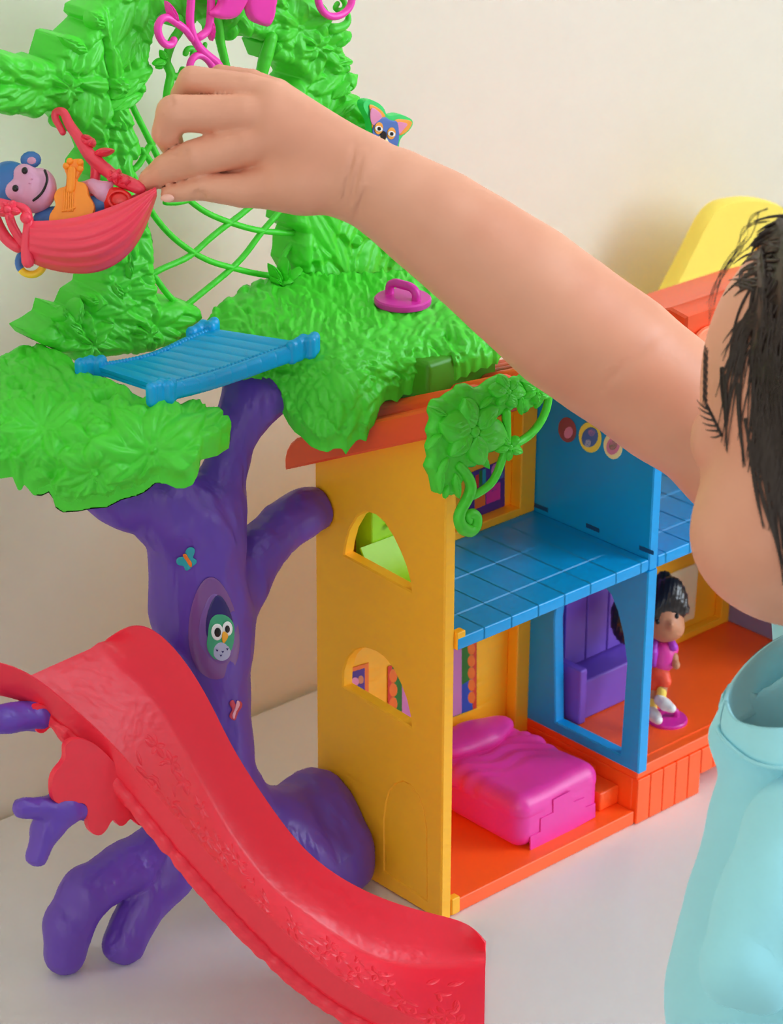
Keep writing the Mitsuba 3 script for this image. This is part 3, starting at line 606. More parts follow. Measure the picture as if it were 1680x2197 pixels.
def zsurf(anchors, s=1e-4):
    A = np.array(anchors, float); f = RBFInterpolator(A[:, :2] / 400, A[:, 2], kernel='thin_plate_spline', smoothing=s)
    def surf(x, y):
        x, y = np.asarray(x, float), np.asarray(y, float)
        z = f(np.c_[x.ravel(), y.ravel()] / 400).reshape(x.shape); return pz(x, y, z)
    return surf
SL = zsurf([(83, 733, .312), (0, 760, .312), (-80, 780, .312), (170, 790, .311), (300, 845, .309), (340, 865, .306), (0, 880, .306), (200, 900, .303), (430, 865, .297), (493, 910, .290), (430, 1000, .284), (300, 1030, .277), (133, 1070, .268), (0, 1000, .285), (-80, 1000, .285), (200, 980, .292), (400, 930, .297)])
SR = zsurf([(586, 590, .313), (800, 580, .313), (900, 600, .313), (467, 655, .309), (700, 660, .314), (865, 660, .314), (1000, 660, .312), (1100, 700, .306), (1068, 758, .300), (1000, 786, .296), (930, 806, .292), (830, 835, .287), (742, 949, .268), (690, 940, .270), (620, 886, .278), (584, 837, .288), (577, 800, .296), (520, 790, .300), (450, 720, .305), (850, 760, .304), (700, 760, .308), (600, 740, .309), (740, 850, .293), (1000, 720, .308)])
cl = [(-90, 790), (0, 760), (43, 740), (83, 733), (117, 747), (150, 760), (170, 787), (217, 807), (267, 827), (300, 843), (340, 863), (372, 868), (400, 862), (427, 865), (467, 883), (487, 898), (494, 912), (490, 933), (477, 940), (467, 948), (430, 957), (427, 975), (423, 990), (413, 1010), (395, 1018), (377, 1018), (355, 1008), (333, 1007), (312, 1025), (297, 1033), (260, 1043), (227, 1060), (195, 1062), (167, 1068), (133, 1070), (118, 1060), (112, 1040), (103, 1027), (88, 1034), (70, 1033), (58, 1018), (50, 1010), (44, 1022), (37, 1022), (25, 993), (0, 997), (-90, 985)]
cr = [(440, 690), (467, 653), (520, 620), (544, 604), (588, 590), (663, 586), (786, 582), (879, 575), (930, 575), (1010, 610), (1090, 680), (1095, 730), (1073, 744), (1068, 758), (1057, 756), (1046, 767), (1033, 765), (1020, 775), (1010, 774), (1002, 786), (990, 784), (980, 793), (970, 790), (958, 802), (940, 806), (930, 802), (914, 813), (897, 810), (879, 824), (866, 822), (852, 839), (838, 833), (826, 836), (816, 847), (810, 868), (804, 886), (793, 898), (786, 923), (772, 918), (764, 922), (752, 936), (742, 951), (733, 938), (717, 938), (703, 946), (685, 942), (667, 934), (645, 912), (632, 903), (619, 886), (605, 860), (584, 837), (560, 826), (545, 820), (540, 805), (520, 790), (470, 740), (450, 720)]
rl = Relief(cl); rl.strew([(-90, 780), (83, 728), (170, 785), (340, 860), (500, 905), (430, 940), (-90, 930)], 17, 56, 22, .0042, lambda q, r: r.uniform(-.7, .7) + (math.pi if r.random() < .5 else 0) + .4, 4)
rl.strew([(-90, 915), (430, 930), (480, 945), (400, 1020), (130, 1075), (-90, 1000)], 30, 92, 40, .0052, lambda q, r: 1.5 + r.uniform(-1., 1.), 5, rib=.3)
for c, r0, n, ph in (((20, 965), 66, 6, .0), ((130, 1010), 66, 6, .8), ((160, 905), 62, 6, .3), ((270, 1010), 60, 6, .5), ((60, 1005), 54, 5, .3), ((250, 908), 66, 6, .6), ((445, 912), 50, 6, .1), ((92, 918), 92, 7, .3), ((205, 1010), 84, 7, .2), ((395, 918), 84, 7, .5), ((328, 965), 128, 8, .1)): rl.star(*c, n, r0, r0 * .52, .0062, ph, .72, rib=.34, lo=.15)
rr = Relief(cr); rr.strew(cr, 12, 50, 16.5, .0046, lambda q, r: (1.25 + .5 * math.sin(q[0] * .02) if q[1] > 800 else .7 + .9 * math.sin(q[0] * .013 + q[1] * .017)) + r.uniform(-.7, .7) + (math.pi if r.random() < .4 and q[1] < 800 else 0), 1)
rr.strew([(577, 800), (700, 790), (850, 800), (810, 870), (742, 949), (640, 905)], 19, 78, 26, .0050, lambda q, r: 1.5 + r.uniform(-.35, .35), 2, rib=.15)
for g_ in ([(22, 828), (38, 822), (56, 826)], [(28, 834), (50, 832)], [(205, 858), (222, 850), (240, 846)], [(212, 854), (232, 850)]): rl.groove(g_, 6, .004)
lc = obj('canopy', sheet(cl, SL, np.array([0, 0, -.007]), 4, 12, rl), 'm_green', tt, True, label='broad green leaf platform of moulded leaves')
rc = obj('canopy', sheet(cr, SR, np.array([0, 0, -.006]), 3.6, 10, rr), 'm_green', tt, True, label='green leaf canopy over the house roof')
def strew(parent, poly, surf, L, W, H, step, angf, n, mt='m_green', off=.0002, seed=1, kind=0, lim=300, margin=0, tipin=True, sink=.32):
    r = np.random.default_rng(seed); pg = sg.Polygon(poly).buffer(0).buffer(-margin); x0, y0, x1, y1 = pg.bounds; P = []; t = 0
    while len(P) < min(n, lim) and t < 60 * n:
        t += 1; q = np.array([r.uniform(x0, x1), r.uniform(y0, y1)])
        if not pg.contains(sg.Point(q)) or any((q[0] - p[0]) ** 2 + (q[1] - p[1]) ** 2 < step ** 2 for p in P): continue
        P.append(q); a = angf(q, r); l = L * r.uniform(.75, 1.2); d = np.array([math.cos(a), math.sin(a)]) * l
        if tipin and not pg.buffer(margin * .8).contains(sg.Point(q + d * .9)): d *= .55; l *= .55
        N = normal_of(surf, q[0], q[1]); o = N * off
        p0, p1 = surf(*q) + o - N * H * sink, surf(*(q + d)) + o - N * H * sink * .8
        leaf(parent, p0, p1, N, l * W * MPP * r.uniform(.85, 1.15), H * r.uniform(.8, 1.2), mt, kind)
def rosette(parent, surf, c, r0, n, ph, W, H, mt='m_green', kind=0, off=.0006, arc=2 * math.pi, sq=.75):
    N = normal_of(surf, *c)
    for k in range(n):
        a = ph + arc * k / n; d = np.array([math.cos(a), math.sin(a) * sq]) * r0
        p0, p1 = surf(*(np.array(c) + d * .1)) + N * (off - H * .3), surf(*(np.array(c) + d)) + N * (off - H * .45)
        Nk = normal_of(surf, *(np.array(c) + d * .5))
        leaf(parent, p0, p1, Nk, W * np.linalg.norm(p1 - p0), H, mt, kind)
# ---- the leafy arch standing on both canopies
YA = .145; SA = lambda x, y: py(x, y, YA)
BK = np.array([0, .020, 0])
ar_l = [(-90, 135), (-40, 125), (0, 128), (10, 115), (30, 123), (57, 123), (83, 133), (100, 128), (114, 136), (118, 120), (130, 80), (140, 77), (167, 82), (187, 63), (200, 50), (190, 40), (193, 23), (217, 10), (233, 0), (260, -40), (330, -75), (420, -90), (520, -85), (600, -60), (640, -30), (667, -8), (688, 2), (700, 14), (713, 33), (711, 55), (735, 62), (753, 67), (752, 78), (743, 90), (733, 103), (740, 113), (738, 124), (733, 135), (757, 130), (757, 142), (747, 155), (770, 160), (767, 177), (752, 200), (773, 207), (793, 230), (799, 255), (808, 300), (840, 360), (880, 480), (910, 580), (877, 604), (783, 606), (733, 612), (655, 606), (633, 567), (637, 547), (638, 520), (647, 500), (623, 483), (627, 457), (624, 420), (640, 350), (640, 250), (615, 195), (640, 167), (633, 153), (613, 137), (587, 133), (573, 97), (587, 83), (560, 88), (548, 80), (530, 84), (520, 74), (505, 88), (490, 92), (487, 70), (470, 52), (440, 40), (410, 52), (385, 62), (372, 40), (353, 20), (337, 57), (330, 93), (317, 130), (327, 150), (312, 173), (313, 197), (297, 208), (283, 213), (277, 240), (288, 268), (293, 290), (307, 320), (310, 333), (288, 350), (290, 375), (282, 400), (298, 440), (315, 470), (327, 497), (333, 520), (330, 547), (333, 593), (340, 630), (353, 658), (387, 650), (415, 655), (433, 660), (440, 683), (417, 707), (400, 730), (383, 740), (333, 747), (283, 760), (240, 767), (200, 777), (173, 780), (150, 762), (117, 750), (83, 733), (70, 717), (97, 703), (120, 687), (127, 660), (167, 670), (180, 640), (207, 622), (213, 587), (222, 540), (230, 470), (220, 420), (205, 395), (190, 377), (193, 360), (213, 333), (200, 300), (167, 283), (150, 262), (128, 246), (110, 240), (92, 252), (77, 258), (68, 250), (57, 247), (40, 252), (27, 253), (14, 246), (0, 247), (-40, 240), (-90, 245)]
ra = Relief(ar_l)
ra.strew([(200, 20), (420, -90), (480, -60), (340, 20), (335, 100), (315, 190), (290, 300), (290, 420), (340, 520), (345, 640), (210, 620), (235, 450), (190, 380), (205, 300), (120, 240), (120, 90)], 27, 104, 40, .0058, lambda q, r: math.pi / 2 + .5 * math.sin(q[1] * .02 + q[0] * .03) + r.uniform(-.6, .6), 11)
ra.strew([(-90, 120), (125, 125), (140, 250), (-90, 250)], 25, 84, 36, .0050, lambda q, r: math.pi + (-r.uniform(.1, .8) if q[1] > 185 else r.uniform(.1, .8)), 12)
ra.strew([(480, -90), (700, 0), (770, 160), (830, 340), (860, 450), (630, 450), (640, 250), (580, 100), (490, 90)], 24, 84, 36, .0058, lambda q, r: math.pi / 2 + r.uniform(-1.0, 1.0), 13)
ra.strew([(610, 400), (860, 400), (915, 610), (640, 610)], 36, 130, 46, .0060, lambda q, r: math.pi / 2 + r.uniform(-.45, .6), 14)
ra.strew([(200, 590), (345, 590), (440, 660), (400, 750), (190, 785), (70, 730), (120, 660)], 24, 80, 34, .0056, lambda q, r: r.uniform(-.5, .9) + (math.pi if q[0] < 190 else 0), 15)
for c, n, L, ph in (((250, 185), 5, 90, -.5), ((185, 730), 7, 62, .2), ((690, 100), 7, 60, .1), ((640, 60), 6, 60, .6), ((330, 700), 6, 50, .4)): ra.star(*c, n, L, L * .42, .0062, ph, .95, lo=.35)
for c, L in (((190, 737), 36), ((307, 715), 26), ((307, 747), 24), ((138, 188), 32), ((670, 98), 34), ((250, 182), 18)): ra.star(*c, 7, L, 10, .0078, .2, .95, lo=.8, rib=0)
ra.groove([(205, 45), (217, 70), (222, 120), (229, 170), (233, 215), (238, 260), (233, 300), (233, 330)], 2.6, .0032)
ac = obj('arch', sheet(ar_l, SA, BK, 3.6, 16, ra), 'm_green', tt, True, label='tall green leafy climbing arch')
for x0, y0, x1, y1, w in ((128, 690, 130, 655, 26), (150, 700, 172, 640, 34), (172, 720, 120, 660, 30), (205, 650, 180, 635, 24), (255, 640, 235, 600, 28), (270, 600, 268, 520, 24), (700, 210, 768, 160, 34), (700, 130, 757, 132, 24), (700, 250, 772, 208, 30), (710, 100, 752, 68, 26), (720, 330, 660, 280, 38), (180, 110, 132, 80, 30), (215, 60, 192, 25, 34), (230, 210, 325, 152, 44), (220, 235, 310, 196, 40), (240, 150, 300, 60, 50), (262, 280, 240, 190, 46)):
    leaf(ac, SA(x0, y0) + NY * .0015, SA(x1, y1) - NY * .001, NY, w * MPP * 1.2, .0055, 'm_green', 2)
for x0, y0, x1, y1, w in ((590, 600, 566, 562, 17), (598, 600, 600, 548, 17), (606, 602, 632, 570, 15), (590, 606, 618, 596, 18), (600, 608, 640, 590, 14), (585, 602, 572, 590, 12)):
    leaf(ac, SA(x0, y0) + NY * .004, SA(x1, y1) + NY * .006, NY, w * MPP * 1.2, .004, 'm_green', 0)
obj('peg', tube([SA(128., 262.) - (0, -.004, 0), SA(128., 262.) - (0, .006, 0)], .0032, 6, 14), 'm_green', ac, True)
# climbing net
SN = lambda x, y: py(x, y, YA + .006)
net = obj('net', ptube([(275, 205), (290, 240), (320, 300), (360, 375), (405, 428), (445, 457), (493, 477), (560, 495), (655, 500)], SN, .0016, 50), 'm_green', tt, True, label='thin green rope net strung inside the arch')
for pts in ([(262, 330), (300, 405), (327, 457), (370, 508), (417, 543), (455, 562), (493, 573), (540, 585), (600, 594)], [(325, 587), (335, 598), (362, 634), (400, 665)], [(325, 590), (345, 578), (375, 565), (410, 547), (450, 512), (500, 473), (533, 447), (600, 385), (640, 340)],
            [(385, 665), (397, 657), (450, 615), (500, 573), (532, 538), (560, 500), (597, 457), (640, 400)], [(600, 575), (607, 553), (622, 528), (645, 500)], [(285, 365), (300, 350), (322, 312), (350, 290), (400, 240)], [(305, 322), (318, 340), (340, 370), (380, 410)], [(355, 434), (380, 434), (410, 427)],
            [(362, 215), (365, 260), (370, 330)]):
    obj('rope', ptube(pts, SN, .0016, 32), 'm_green', net, True)
# hanging green stems under the arch top
for pts, r in (([(383, 40), (386, 62), (372, 85), (360, 115), (357, 135), (366, 155), (363, 180), (358, 215)], .0023), ([(362, 150), (372, 163), (385, 163), (392, 150)], .0019), ([(460, 35), (468, 62), (474, 95), (480, 120), (487, 150)], [.0034, .0022, .002]),
               ([(583, 80), (577, 100), (568, 130), (560, 165)], [.003, .0036, .003]), ([(747, 30), (746, 45), (735, 57), (712, 62)], [.0012, .0022, .003]), ([(398, 115), (404, 105), (414, 106), (413, 118)], .0015), ([(420, 108), (436, 105), (440, 95)], .0012), ([(724, 8), (720, 18), (732, 22), (740, 12), (736, 0), (728, -8)], .0014)):
    obj('stem', ptube(pts, lambda x, y: py(x, y, YA - .004), r, 26), 'm_green', ac, True)
for x0, y0, x1, y1, w in ((356, 132, 330, 138, 14), (356, 128, 347, 108, 11), (345, 140, 338, 148, 9)):
    leaf(ac, py(x0, y0, YA - .006), py(x1, y1, YA - .006), NY, w * MPP * 1.3, .0025, 'm_green', 2)

# pink vine and flower on the arch
YP = YA - .016; SP = lambda x, y: py(x, y, YP)
pv = thing('pink_vine', 'bright pink curling vine with flower hanging on the arch', 'toy vine')
for pts, r in (([(410, -60), (410, 0), (408, 50), (420, 90), (443, 117), (467, 137), (478, 158)], .0021), ([(455, -60), (453, 0), (451, 40), (445, 65), (427, 80)], .002), ([(412, 82), (396, 62), (380, 50), (365, 40), (352, 38), (341, 50), (339, 68), (346, 86), (357, 96), (368, 95), (373, 86)], .0019),
               ([(407, 142), (412, 128), (424, 119), (438, 122), (450, 134), (460, 150)], .0018), ([(455, -30), (458, -60), (520, -70)], .0018)):
    obj('tendril', ptube(pts, SP, r, 30, 10), 'm_pinkvine', pv, True)
mat('m_pinkvine', (240, 62, 178), .36, .5)
for x0, y0, x1, y1, w in ((381, 50, 358, 2, 19), (452, 40, 455, 88, 16)): leaf(pv, SP(x0, y0), SP(x1, y1), NY, w * MPP, .003, 'm_pinkvine', 0)
for pl in ([(515, -50), (540, -20), (528, 20), (513, 38), (490, 43), (470, 40), (456, 31), (470, 20), (478, 4), (484, -40)], [(530, -50), (600, -40), (599, 10), (594, 38), (582, 58), (562, 54), (545, 45), (536, 25), (532, 0)], [(560, -60), (640, -60), (620, -15), (590, -5)]):
    obj('petal', sheet(smooth_ring(pl, 60), lambda x, y: py(x, y, YP - .006 + .00006 * (y - 20)), np.array([0, .004, 0]), 4, 14), 'm_pinkvine', pv, True)
pr_ = thing('pink_ring', 'pink curled hook hanging at the arch\'s upper right edge', 'toy hook')
obj('curl', ptube([(684, -40), (682, -5), (690, 20), (706, 34), (726, 34), (745, 22), (755, 0), (752, -25), (735, -45)], lambda x, y: py(x, y, YA - .010), .0019, 40, 10), 'm_pinkvine', pr_, True)
# animal face plaque
fx = thing('animal_plaque', 'small blue animal face plaque with pink ears and green rim', 'toy plaque')
YF = .128; F_ = lambda o: (lambda x, y: py(x, y, YF - o))
obj('backing', slab(smooth_ring([(782, 218), (790, 214), (807, 218), (819, 226), (826, 236), (831, 246), (839, 248), (854, 245), (873, 250), (886, 260), (883, 274), (871, 287), (860, 299), (856, 317), (845, 345), (815, 345), (797, 300), (792, 255)], 90), [], .005, .6, lambda u, v, w: py(u, v, YF) + w[:, None] * np.array([0, 1., 0])), 'm_foxgreen', fx)
fd = lambda p, o, mt, n=40, nm='face_print': decal(nm, p, F_(o), (0, -1, 0), .0005, mt, fx, n=n)
fd([(794, 224), (803, 227), (814, 234), (822, 242), (826, 252), (812, 264), (799, 276), (796, 250)], .0002, 'm_foxorange', 40, 'ear'); fd([(845, 259), (854, 255), (866, 256), (883, 262), (880, 272), (868, 285), (857, 290), (852, 275)], .0002, 'm_foxorange', 40, 'ear')
fd([(799, 231), (809, 237), (818, 247), (819, 252), (810, 262), (801, 268)], .0007, 'm_foxpink', 30); fd([(851, 263), (862, 262), (873, 266), (864, 279), (856, 288), (853, 275)], .0007, 'm_foxpink', 30)
fd([(826, 251), (838, 258), (848, 259), (854, 272), (855, 295), (850, 315), (835, 320), (812, 305), (799, 287), (800, 273), (812, 258)], .0009, 'm_foxblue', 50, 'face')
for c in ((812, 275), (839, 286)):
    fd(oval(c[0], c[1], 9, 13, .15), .0014, 'm_foxorange', None); fd(oval(c[0], c[1] + 1, 8, 6, .2), .0019, 'm_eyewhite', None); fd(oval(c[0] + 1, c[1] + 1, 3, 4), .0024, 'm_black', None)
fd(oval(822, 292, 6, 11, .1), .0019, 'm_black', None, 'nose'); fd([(808, 298), (818, 290), (832, 302), (834, 312), (818, 315)], .0014, 'm_cream', 24)

# hatch lid on the canopy
hl = thing('hatch_lid', 'round magenta hatch lid with handle set in the canopy', 'hatch lid')
hc = SR(864., 660.) + (0, 0, .0042)
def lid(parent, c, r, dvec, hh, mt):
    obj('disc', trimesh.creation.revolve(np.array([(0, -.002), (r * .97, -.002), (r, -.001), (r, .0008), (r * .95, .0016), (0, .0019)]), sections=48).apply_translation(c), mt, parent, 30)
    a, b = c - dvec, c + dvec; up = np.array([0, 0, hh])
    obj('handle', tube(spline([a + (0, 0, .0005), a + up * .7, a * .8 + b * .2 + up, a * .5 + b * .5 + up * 1.02, a * .2 + b * .8 + up, b + up * .7, b + (0, 0, .0005)], 30), r * .16, 0, 10, up=np.cross(dvec, [0, 0, 1.])), mt, parent, True)
_d = SR(893., 664.) - SR(838., 646.); _d[2] = 0; lid(hl, hc, .0145, _d * .5, .0078, 'm_magenta')

# rope bridge
br = thing('toy_bridge', 'bright blue toy plank bridge joining both canopies', 'toy bridge')
bb = spline([(205, 792, 0), (265, 783, 0), (340, 763, 0), (400, 735, 0), (455, 712, 0)], 60)[:, :2]; bf = spline([(345, 838, 0), (420, 820, 0), (500, 795, 0), (570, 770, 0), (650, 742, 0)], 60)[:, :2]
zb = lambda t: .3125 - .0035 * math.sin(math.pi * t)
Bp = np.array([pz(*q, zb(i / 59)) for i, q in enumerate(bb)]); Fp = np.array([pz(*q, zb(i / 59)) for i, q in enumerate(bf)])
at_ = lambda A, t: np.array([np.interp(t * 59, np.arange(60), A[:, k]) for k in range(3)])
NP = 9
for k in range(NP):
    t0, t1 = k / NP + .004, (k + 1) / NP - .004; q = []
    for s in (0, .25, .5, .75, 1):
        q.append([at_(Bp, t0 + (t1 - t0) * a) * (1 - s) + at_(Fp, t0 + (t1 - t0) * a) * s + (0, 0, -.0006 * (abs(a - .5) * 2) ** 4) for a in np.linspace(0, 1, 7)])
    obj('plank', grid_shell(np.array(q), .0024), 'm_cyan', br, 40)
obj('deck', grid_shell(np.array([[at_(Bp, t) * (1 - s) + at_(Fp, t) * s - (0, 0, .0022) for t in np.linspace(0, 1, 24)] for s in (0, .5, 1)]), .0015), 'm_cyan', br, 40)
wd = at_(Fp, .5) - at_(Bp, .5); wd /= np.linalg.norm(wd)
for k in range(9):
    a, b = at_(Fp, k / 9 + .008) + wd * .002, at_(Fp, (k + 1) / 9 - .008) + wd * .002
    obj('rail_link', body([cap(a + (0, 0, .0012), b + (0, 0, .0012), .0024), cap(a - (0, 0, .0025), b - (0, 0, .0025), .0026)], .0007, .003), 'm_cyan', br, True)
for A, s in ((Fp, -1), (Bp, 1)):
    obj('rail_beads', cat(*[trimesh.creation.icosphere(1, .00135).apply_translation(at_(A, t) + wd * s * .0012 + (0, 0, .0022)) for t in np.linspace(.06, .94, 34)]), 'm_cyan', br, True)
obj('rail', tube([at_(Bp, t) - wd * .001 + (0, 0, .0006) for t in np.linspace(0, 1, 9)], .0018, 24), 'm_cyan', br, True)
for A, t, s in ((Fp, .0, 1), (Fp, 1., 1), (Bp, .02, -1), (Bp, .98, -1)):
    c = at_(A, t) + wd * s * .002; ud = at_(A, min(1, t + .06)) - at_(A, max(0, t - .06)); ud /= np.linalg.norm(ud)
    obj('corner_post', body([cap(c + ud * a * .0045 + wd * b * .003 - (0, 0, .0035), c + ud * a * .0045 + wd * b * .003 + (0, 0, .0035), .0028) for a, b in ((-1, 0), (1, 0), (0, -.6), (0, .8), (-2, .2))], .0008, .0015), 'm_cyan', br, True)
for k in range(3):
    c = at_(Bp, .93) * (.55 - .12 * k) + at_(Fp, .93) * (.45 + .12 * k); obj('grip_slot', rbox(-.004, .004, -.0008, .0008, 0, .0005, 0).apply_transform(trimesh.geometry.align_vectors((1, 0, 0), at_(Fp, 1) - at_(Fp, .9))).apply_translation(c + (0, 0, .0004)), 'm_navy', br)

# ------------------------------------------------------------------ the slide
sd = thing('toy_slide', 'glossy red toy slide curving down to the table', 'toy slide')
ST = [(.196, (217, 1383), (230, 1370), (-50, 1412), .021), (.188, (268, 1425), (285, 1326), (40, 1420), .021), (.172, (333, 1479), (352, 1362), (130, 1495), .021), (.150, (387, 1571), (430, 1465), (225, 1575), .023), (.122, (437, 1675), (490, 1590), (330, 1695), .025), (.092, (500, 1792), (560, 1700), (440, 1820), .026),
      (.063, (583, 1900), (640, 1810), (545, 1932), .026), (.038, (681, 1970), (740, 1890), (655, 2040), .024), (.020, (771, 2034), (850, 1940), (770, 2128), .021), (.008, (862, 2066), (950, 1965), (895, 2186), .019), (.003, (952, 2068), (1012, 1982), (985, 2228), .018), (.0016, (1020, 2064), (1032, 1994), (1020, 2237), .017), (.0012, (1041, 2061), (1043, 2020), (1038, 2240), .016)]
rows = []
for z, f, F, n, hn in ST:
    a = pz(*f, z); b = py(*F, a[1] - .003); nr = pz(*n, z + hn); n0 = nr - (0, 0, hn - .0005); w = a - n0
    nr = nr - w / np.linalg.norm(w) * .001
    rows.append([nr, nr * .7 + n0 * .3, nr * .35 + n0 * .65 + w * .01, n0 + w * .05 + (0, 0, .0012), n0 + w * .12] + [n0 + w * s for s in (.3, .5, .7)] + [a - w * .10, a - w * .03 + (0, 0, .0013), a * .65 + b * .35 + w * .01, a * .3 + b * .7, b])
rows = np.array(rows); from scipy.interpolate import PchipInterpolator
_s = np.r_[0, np.cumsum(np.linalg.norm(np.diff(rows[:, 6], axis=0), axis=1))]; G = PchipInterpolator(_s, rows, axis=0)(np.linspace(0, _s[-1], 110))
for _ in range(40): G[1:-1] = G[1:-1] * .5 + (G[:-2] + G[2:]) * .25
G[:, :, 2] = np.maximum(G[:, :, 2], .0012)
obj('chute', grid_shell(G, .0011), 'm_red', sd, 50)
# moulded flowers and tendrils on the slide bed
def bed_at(s, t): # s along 0..1, t across 0..1
    i = s * (len(G) - 1); i0 = min(int(i), len(G) - 2); f = i - i0; g = G[i0] * (1 - f) + G[i0 + 1] * f; j = 4 + t * 4; j0 = min(int(j), 7); h_ = j - j0
    return g[j0] * (1 - h_) + g[j0 + 1] * h_
_c = np.cross(G[56, 6] - G[54, 6], G[55, 7] - G[55, 5]); LIFT = .0011 if _c[2] > 0 else 0.0
r_ = np.random.default_rng(5)
def bed_leaf(s, t, ds, dt, w):
    p0, p1 = bed_at(s, t), bed_at(min(1, max(0, s + ds)), min(1, max(0, t + dt))); n = np.cross(bed_at(min(1, s + .02), t) - bed_at(max(0, s - .02), t), bed_at(s, min(1, t + .1)) - bed_at(s, max(0, t - .1))); n /= np.linalg.norm(n); n *= np.sign(n[2])
    leaf(sd, p0 + n * (LIFT - .0002), p1 + n * (LIFT - .0002), n, np.linalg.norm(p1 - p0) * w, .0008, 'm_red', 2, 'embossed_leaf')
for k in range(150):
    s, t = .22 + .74 * k / 150, r_.uniform(.05, .85)
    if k % 4 == 0:
        for a in range(5): bed_leaf(s, t, .026 * math.cos(a * 1.257 + k), .13 * math.sin(a * 1.257 + k), .62)
    else:
        a = r_.uniform(0, 6.28); bed_leaf(s, t, .032 * math.cos(a), .14 * math.sin(a), .4)
# scalloped side brackets
YS = .033
obj('bracket', slab(smooth_ring([(150, 1590), (141, 1600), (140, 1625), (120, 1655), (111, 1695), (118, 1720), (150, 1725), (185, 1728), (188, 1758), (195, 1785), (208, 1793), (228, 1782), (245, 1760), (256, 1772), (268, 1770), (280, 1758), (300, 1772), (320, 1760), (310, 1700), (250, 1640), (190, 1590)], 110), [], .003, .5, lambda u, v, w: py(u, v, YS - .012) + w[:, None] * np.array([0, 1., 0])), 'm_red', sd, label='scalloped red bracket under the slide')
obj('bracket', slab(smooth_ring([(66, 1545), (72, 1558), (84, 1573), (95, 1572), (108, 1560), (125, 1545), (110, 1520), (70, 1520)], 50), [], .003, .5, lambda u, v, w: py(u, v, .043) + w[:, None] * np.array([0, 1., 0])), 'm_red', sd)
sk = []
for k, i in enumerate(np.linspace(0.10, .93, 30)):
    g = G[int(i * 109)]; z = g[3][2]; dz = min(.0032 + .0012 * (k % 2), z * .5); sk.append(cap(g[3] + (0, 0, -.001), g[3] + (0, 0, -dz), .0016, .0014))
    if k: sk.append(cap(G[int(np.linspace(0.10, .93, 30)[k - 1] * 109)][3] - (0, 0, .001), g[3] - (0, 0, .001), .0018))
obj('side_skirt', body(sk, .0013, .006), 'm_red', sd, True)

# yellow slide beyond the house
yl = thing('yellow_slide', 'rounded yellow panel standing behind the house at the right', 'toy slide')
obj('panel', slab(smooth_ring([(1330, 820), (1380, 745), (1420, 668), (1460, 590), (1500, 510), (1525, 465), (1548, 441), (1580, 430), (1630, 428), (1675, 440), (1720, 480), (1760, 560), (1800, 700), (1800, 900), (1700, 1000), (1450, 1000)], 100), [], .012, 4, lambda u, v, w: py(u, v, .19) + w[:, None] * np.array([0, 1., 0])), 'm_sunny', yl, 40)
obj('foot', rbox(.36, .52, .185, .205, 0, .16, .003), 'm_sunny', yl)
# ------------------------------------------------------------------ hammock and the toys in it
def P3(x, y, d): return pd(np.asarray(x, float), np.asarray(y, float), d)
hm = thing('toy_hammock', 'pinkish red ribbed toy hammock pinched by the child\'s fingers', 'toy hammock')
fr = spline([(64, 474, 0), (120, 472, 0), (180, 462, 0), (240, 443, 0), (290, 422, 0), (334, 401, 0)], 60)[:, :2]; bo = spline([(62, 562, 0), (110, 580, 0), (185, 588, 0), (240, 573, 0), (290, 530, 0), (322, 465, 0), (337, 420, 0)], 60)[:, :2]
HD = 1.192; g = []
for i, u in enumerate(np.linspace(0, 1, 60)):
    w = math.sin(math.pi * min(1, u * .92 + .06)) ** .6; F, Bm = fr[i], bo[i]; row = []
    for v in np.linspace(0, 1, 46):
        if v < .56:
            t = v / .56; e = math.sin(t * math.pi / 2) ** 1.0; q = F * (1 - t) + Bm * t; dd = HD - .010 * math.sin(math.pi * min(t * .9 + .05, 1)) * w + .010 * t ** 3 * w
            dd += -.0019 * (.5 + .5 * math.cos(t * 5.6 * 2 * math.pi + .7 * math.sin(u * 3))) * min(1, w) * (1 if t > .06 else .4)
        else:
            t = (v - .56) / .44; Bk = F + np.array([6 * w, -8 * w]); q = Bm * (1 - t) + Bk * t; dd = HD + .010 * w + .022 * w * math.sin(t * math.pi / 2)
        row.append(pd(q[0], q[1], dd))
    g.append(row)
obj('cradle', grid_shell(np.array(g), .0012), 'm_hammock', hm, 60)
ht = lambda pts, r, n=26, nm='strap', d=HD: obj(nm, ptube(pts, lambda x, y: pd(x, y, d), r, n, 10), 'm_hammock', hm, True)
ht([(62, 470), (60, 500), (57, 530), (60, 562)], [.0022, .0026, .0026, .003], 20, 'end_post'); ht([(60, 470), (56, 452), (40, 444), (20, 440), (-20, 430)], .0022, 20)
ht([(-10, 470), (5, 500), (20, 518), (38, 530)], .0028, 20, d=HD + .01); ht([(18, 455), (25, 480), (38, 505), (48, 520)], .0022, 20, d=HD + .008)
obj('knob', trimesh.creation.icosphere(2, .0028).apply_translation(pd(56., 467., HD - .002)), 'm_hammock', hm, True)
dst = lambda x: HD + .004 + .020 * np.clip((300 - x) / 180, 0, 1)
ST_ = lambda x, y: pd(x, y, dst(x))
def hs(pts, r, n=30): obj('strap', ptube(pts, ST_, r, n, 10), 'm_hammock', hm, True)
hs([(135, 284), (126, 268), (118, 250), (122, 240), (134, 240), (143, 254), (152, 272), (165, 290), (180, 315), (197, 338), (215, 355), (232, 368), (250, 382), (275, 393), (300, 404)], [.0016, .0018, .002, .0024, .0026, .003, .0034, .003, .0034, .003], 60)
hs([(205, 345), (205, 370), (203, 400), (203, 430)], .0024, 20)
NV = -CM[2]
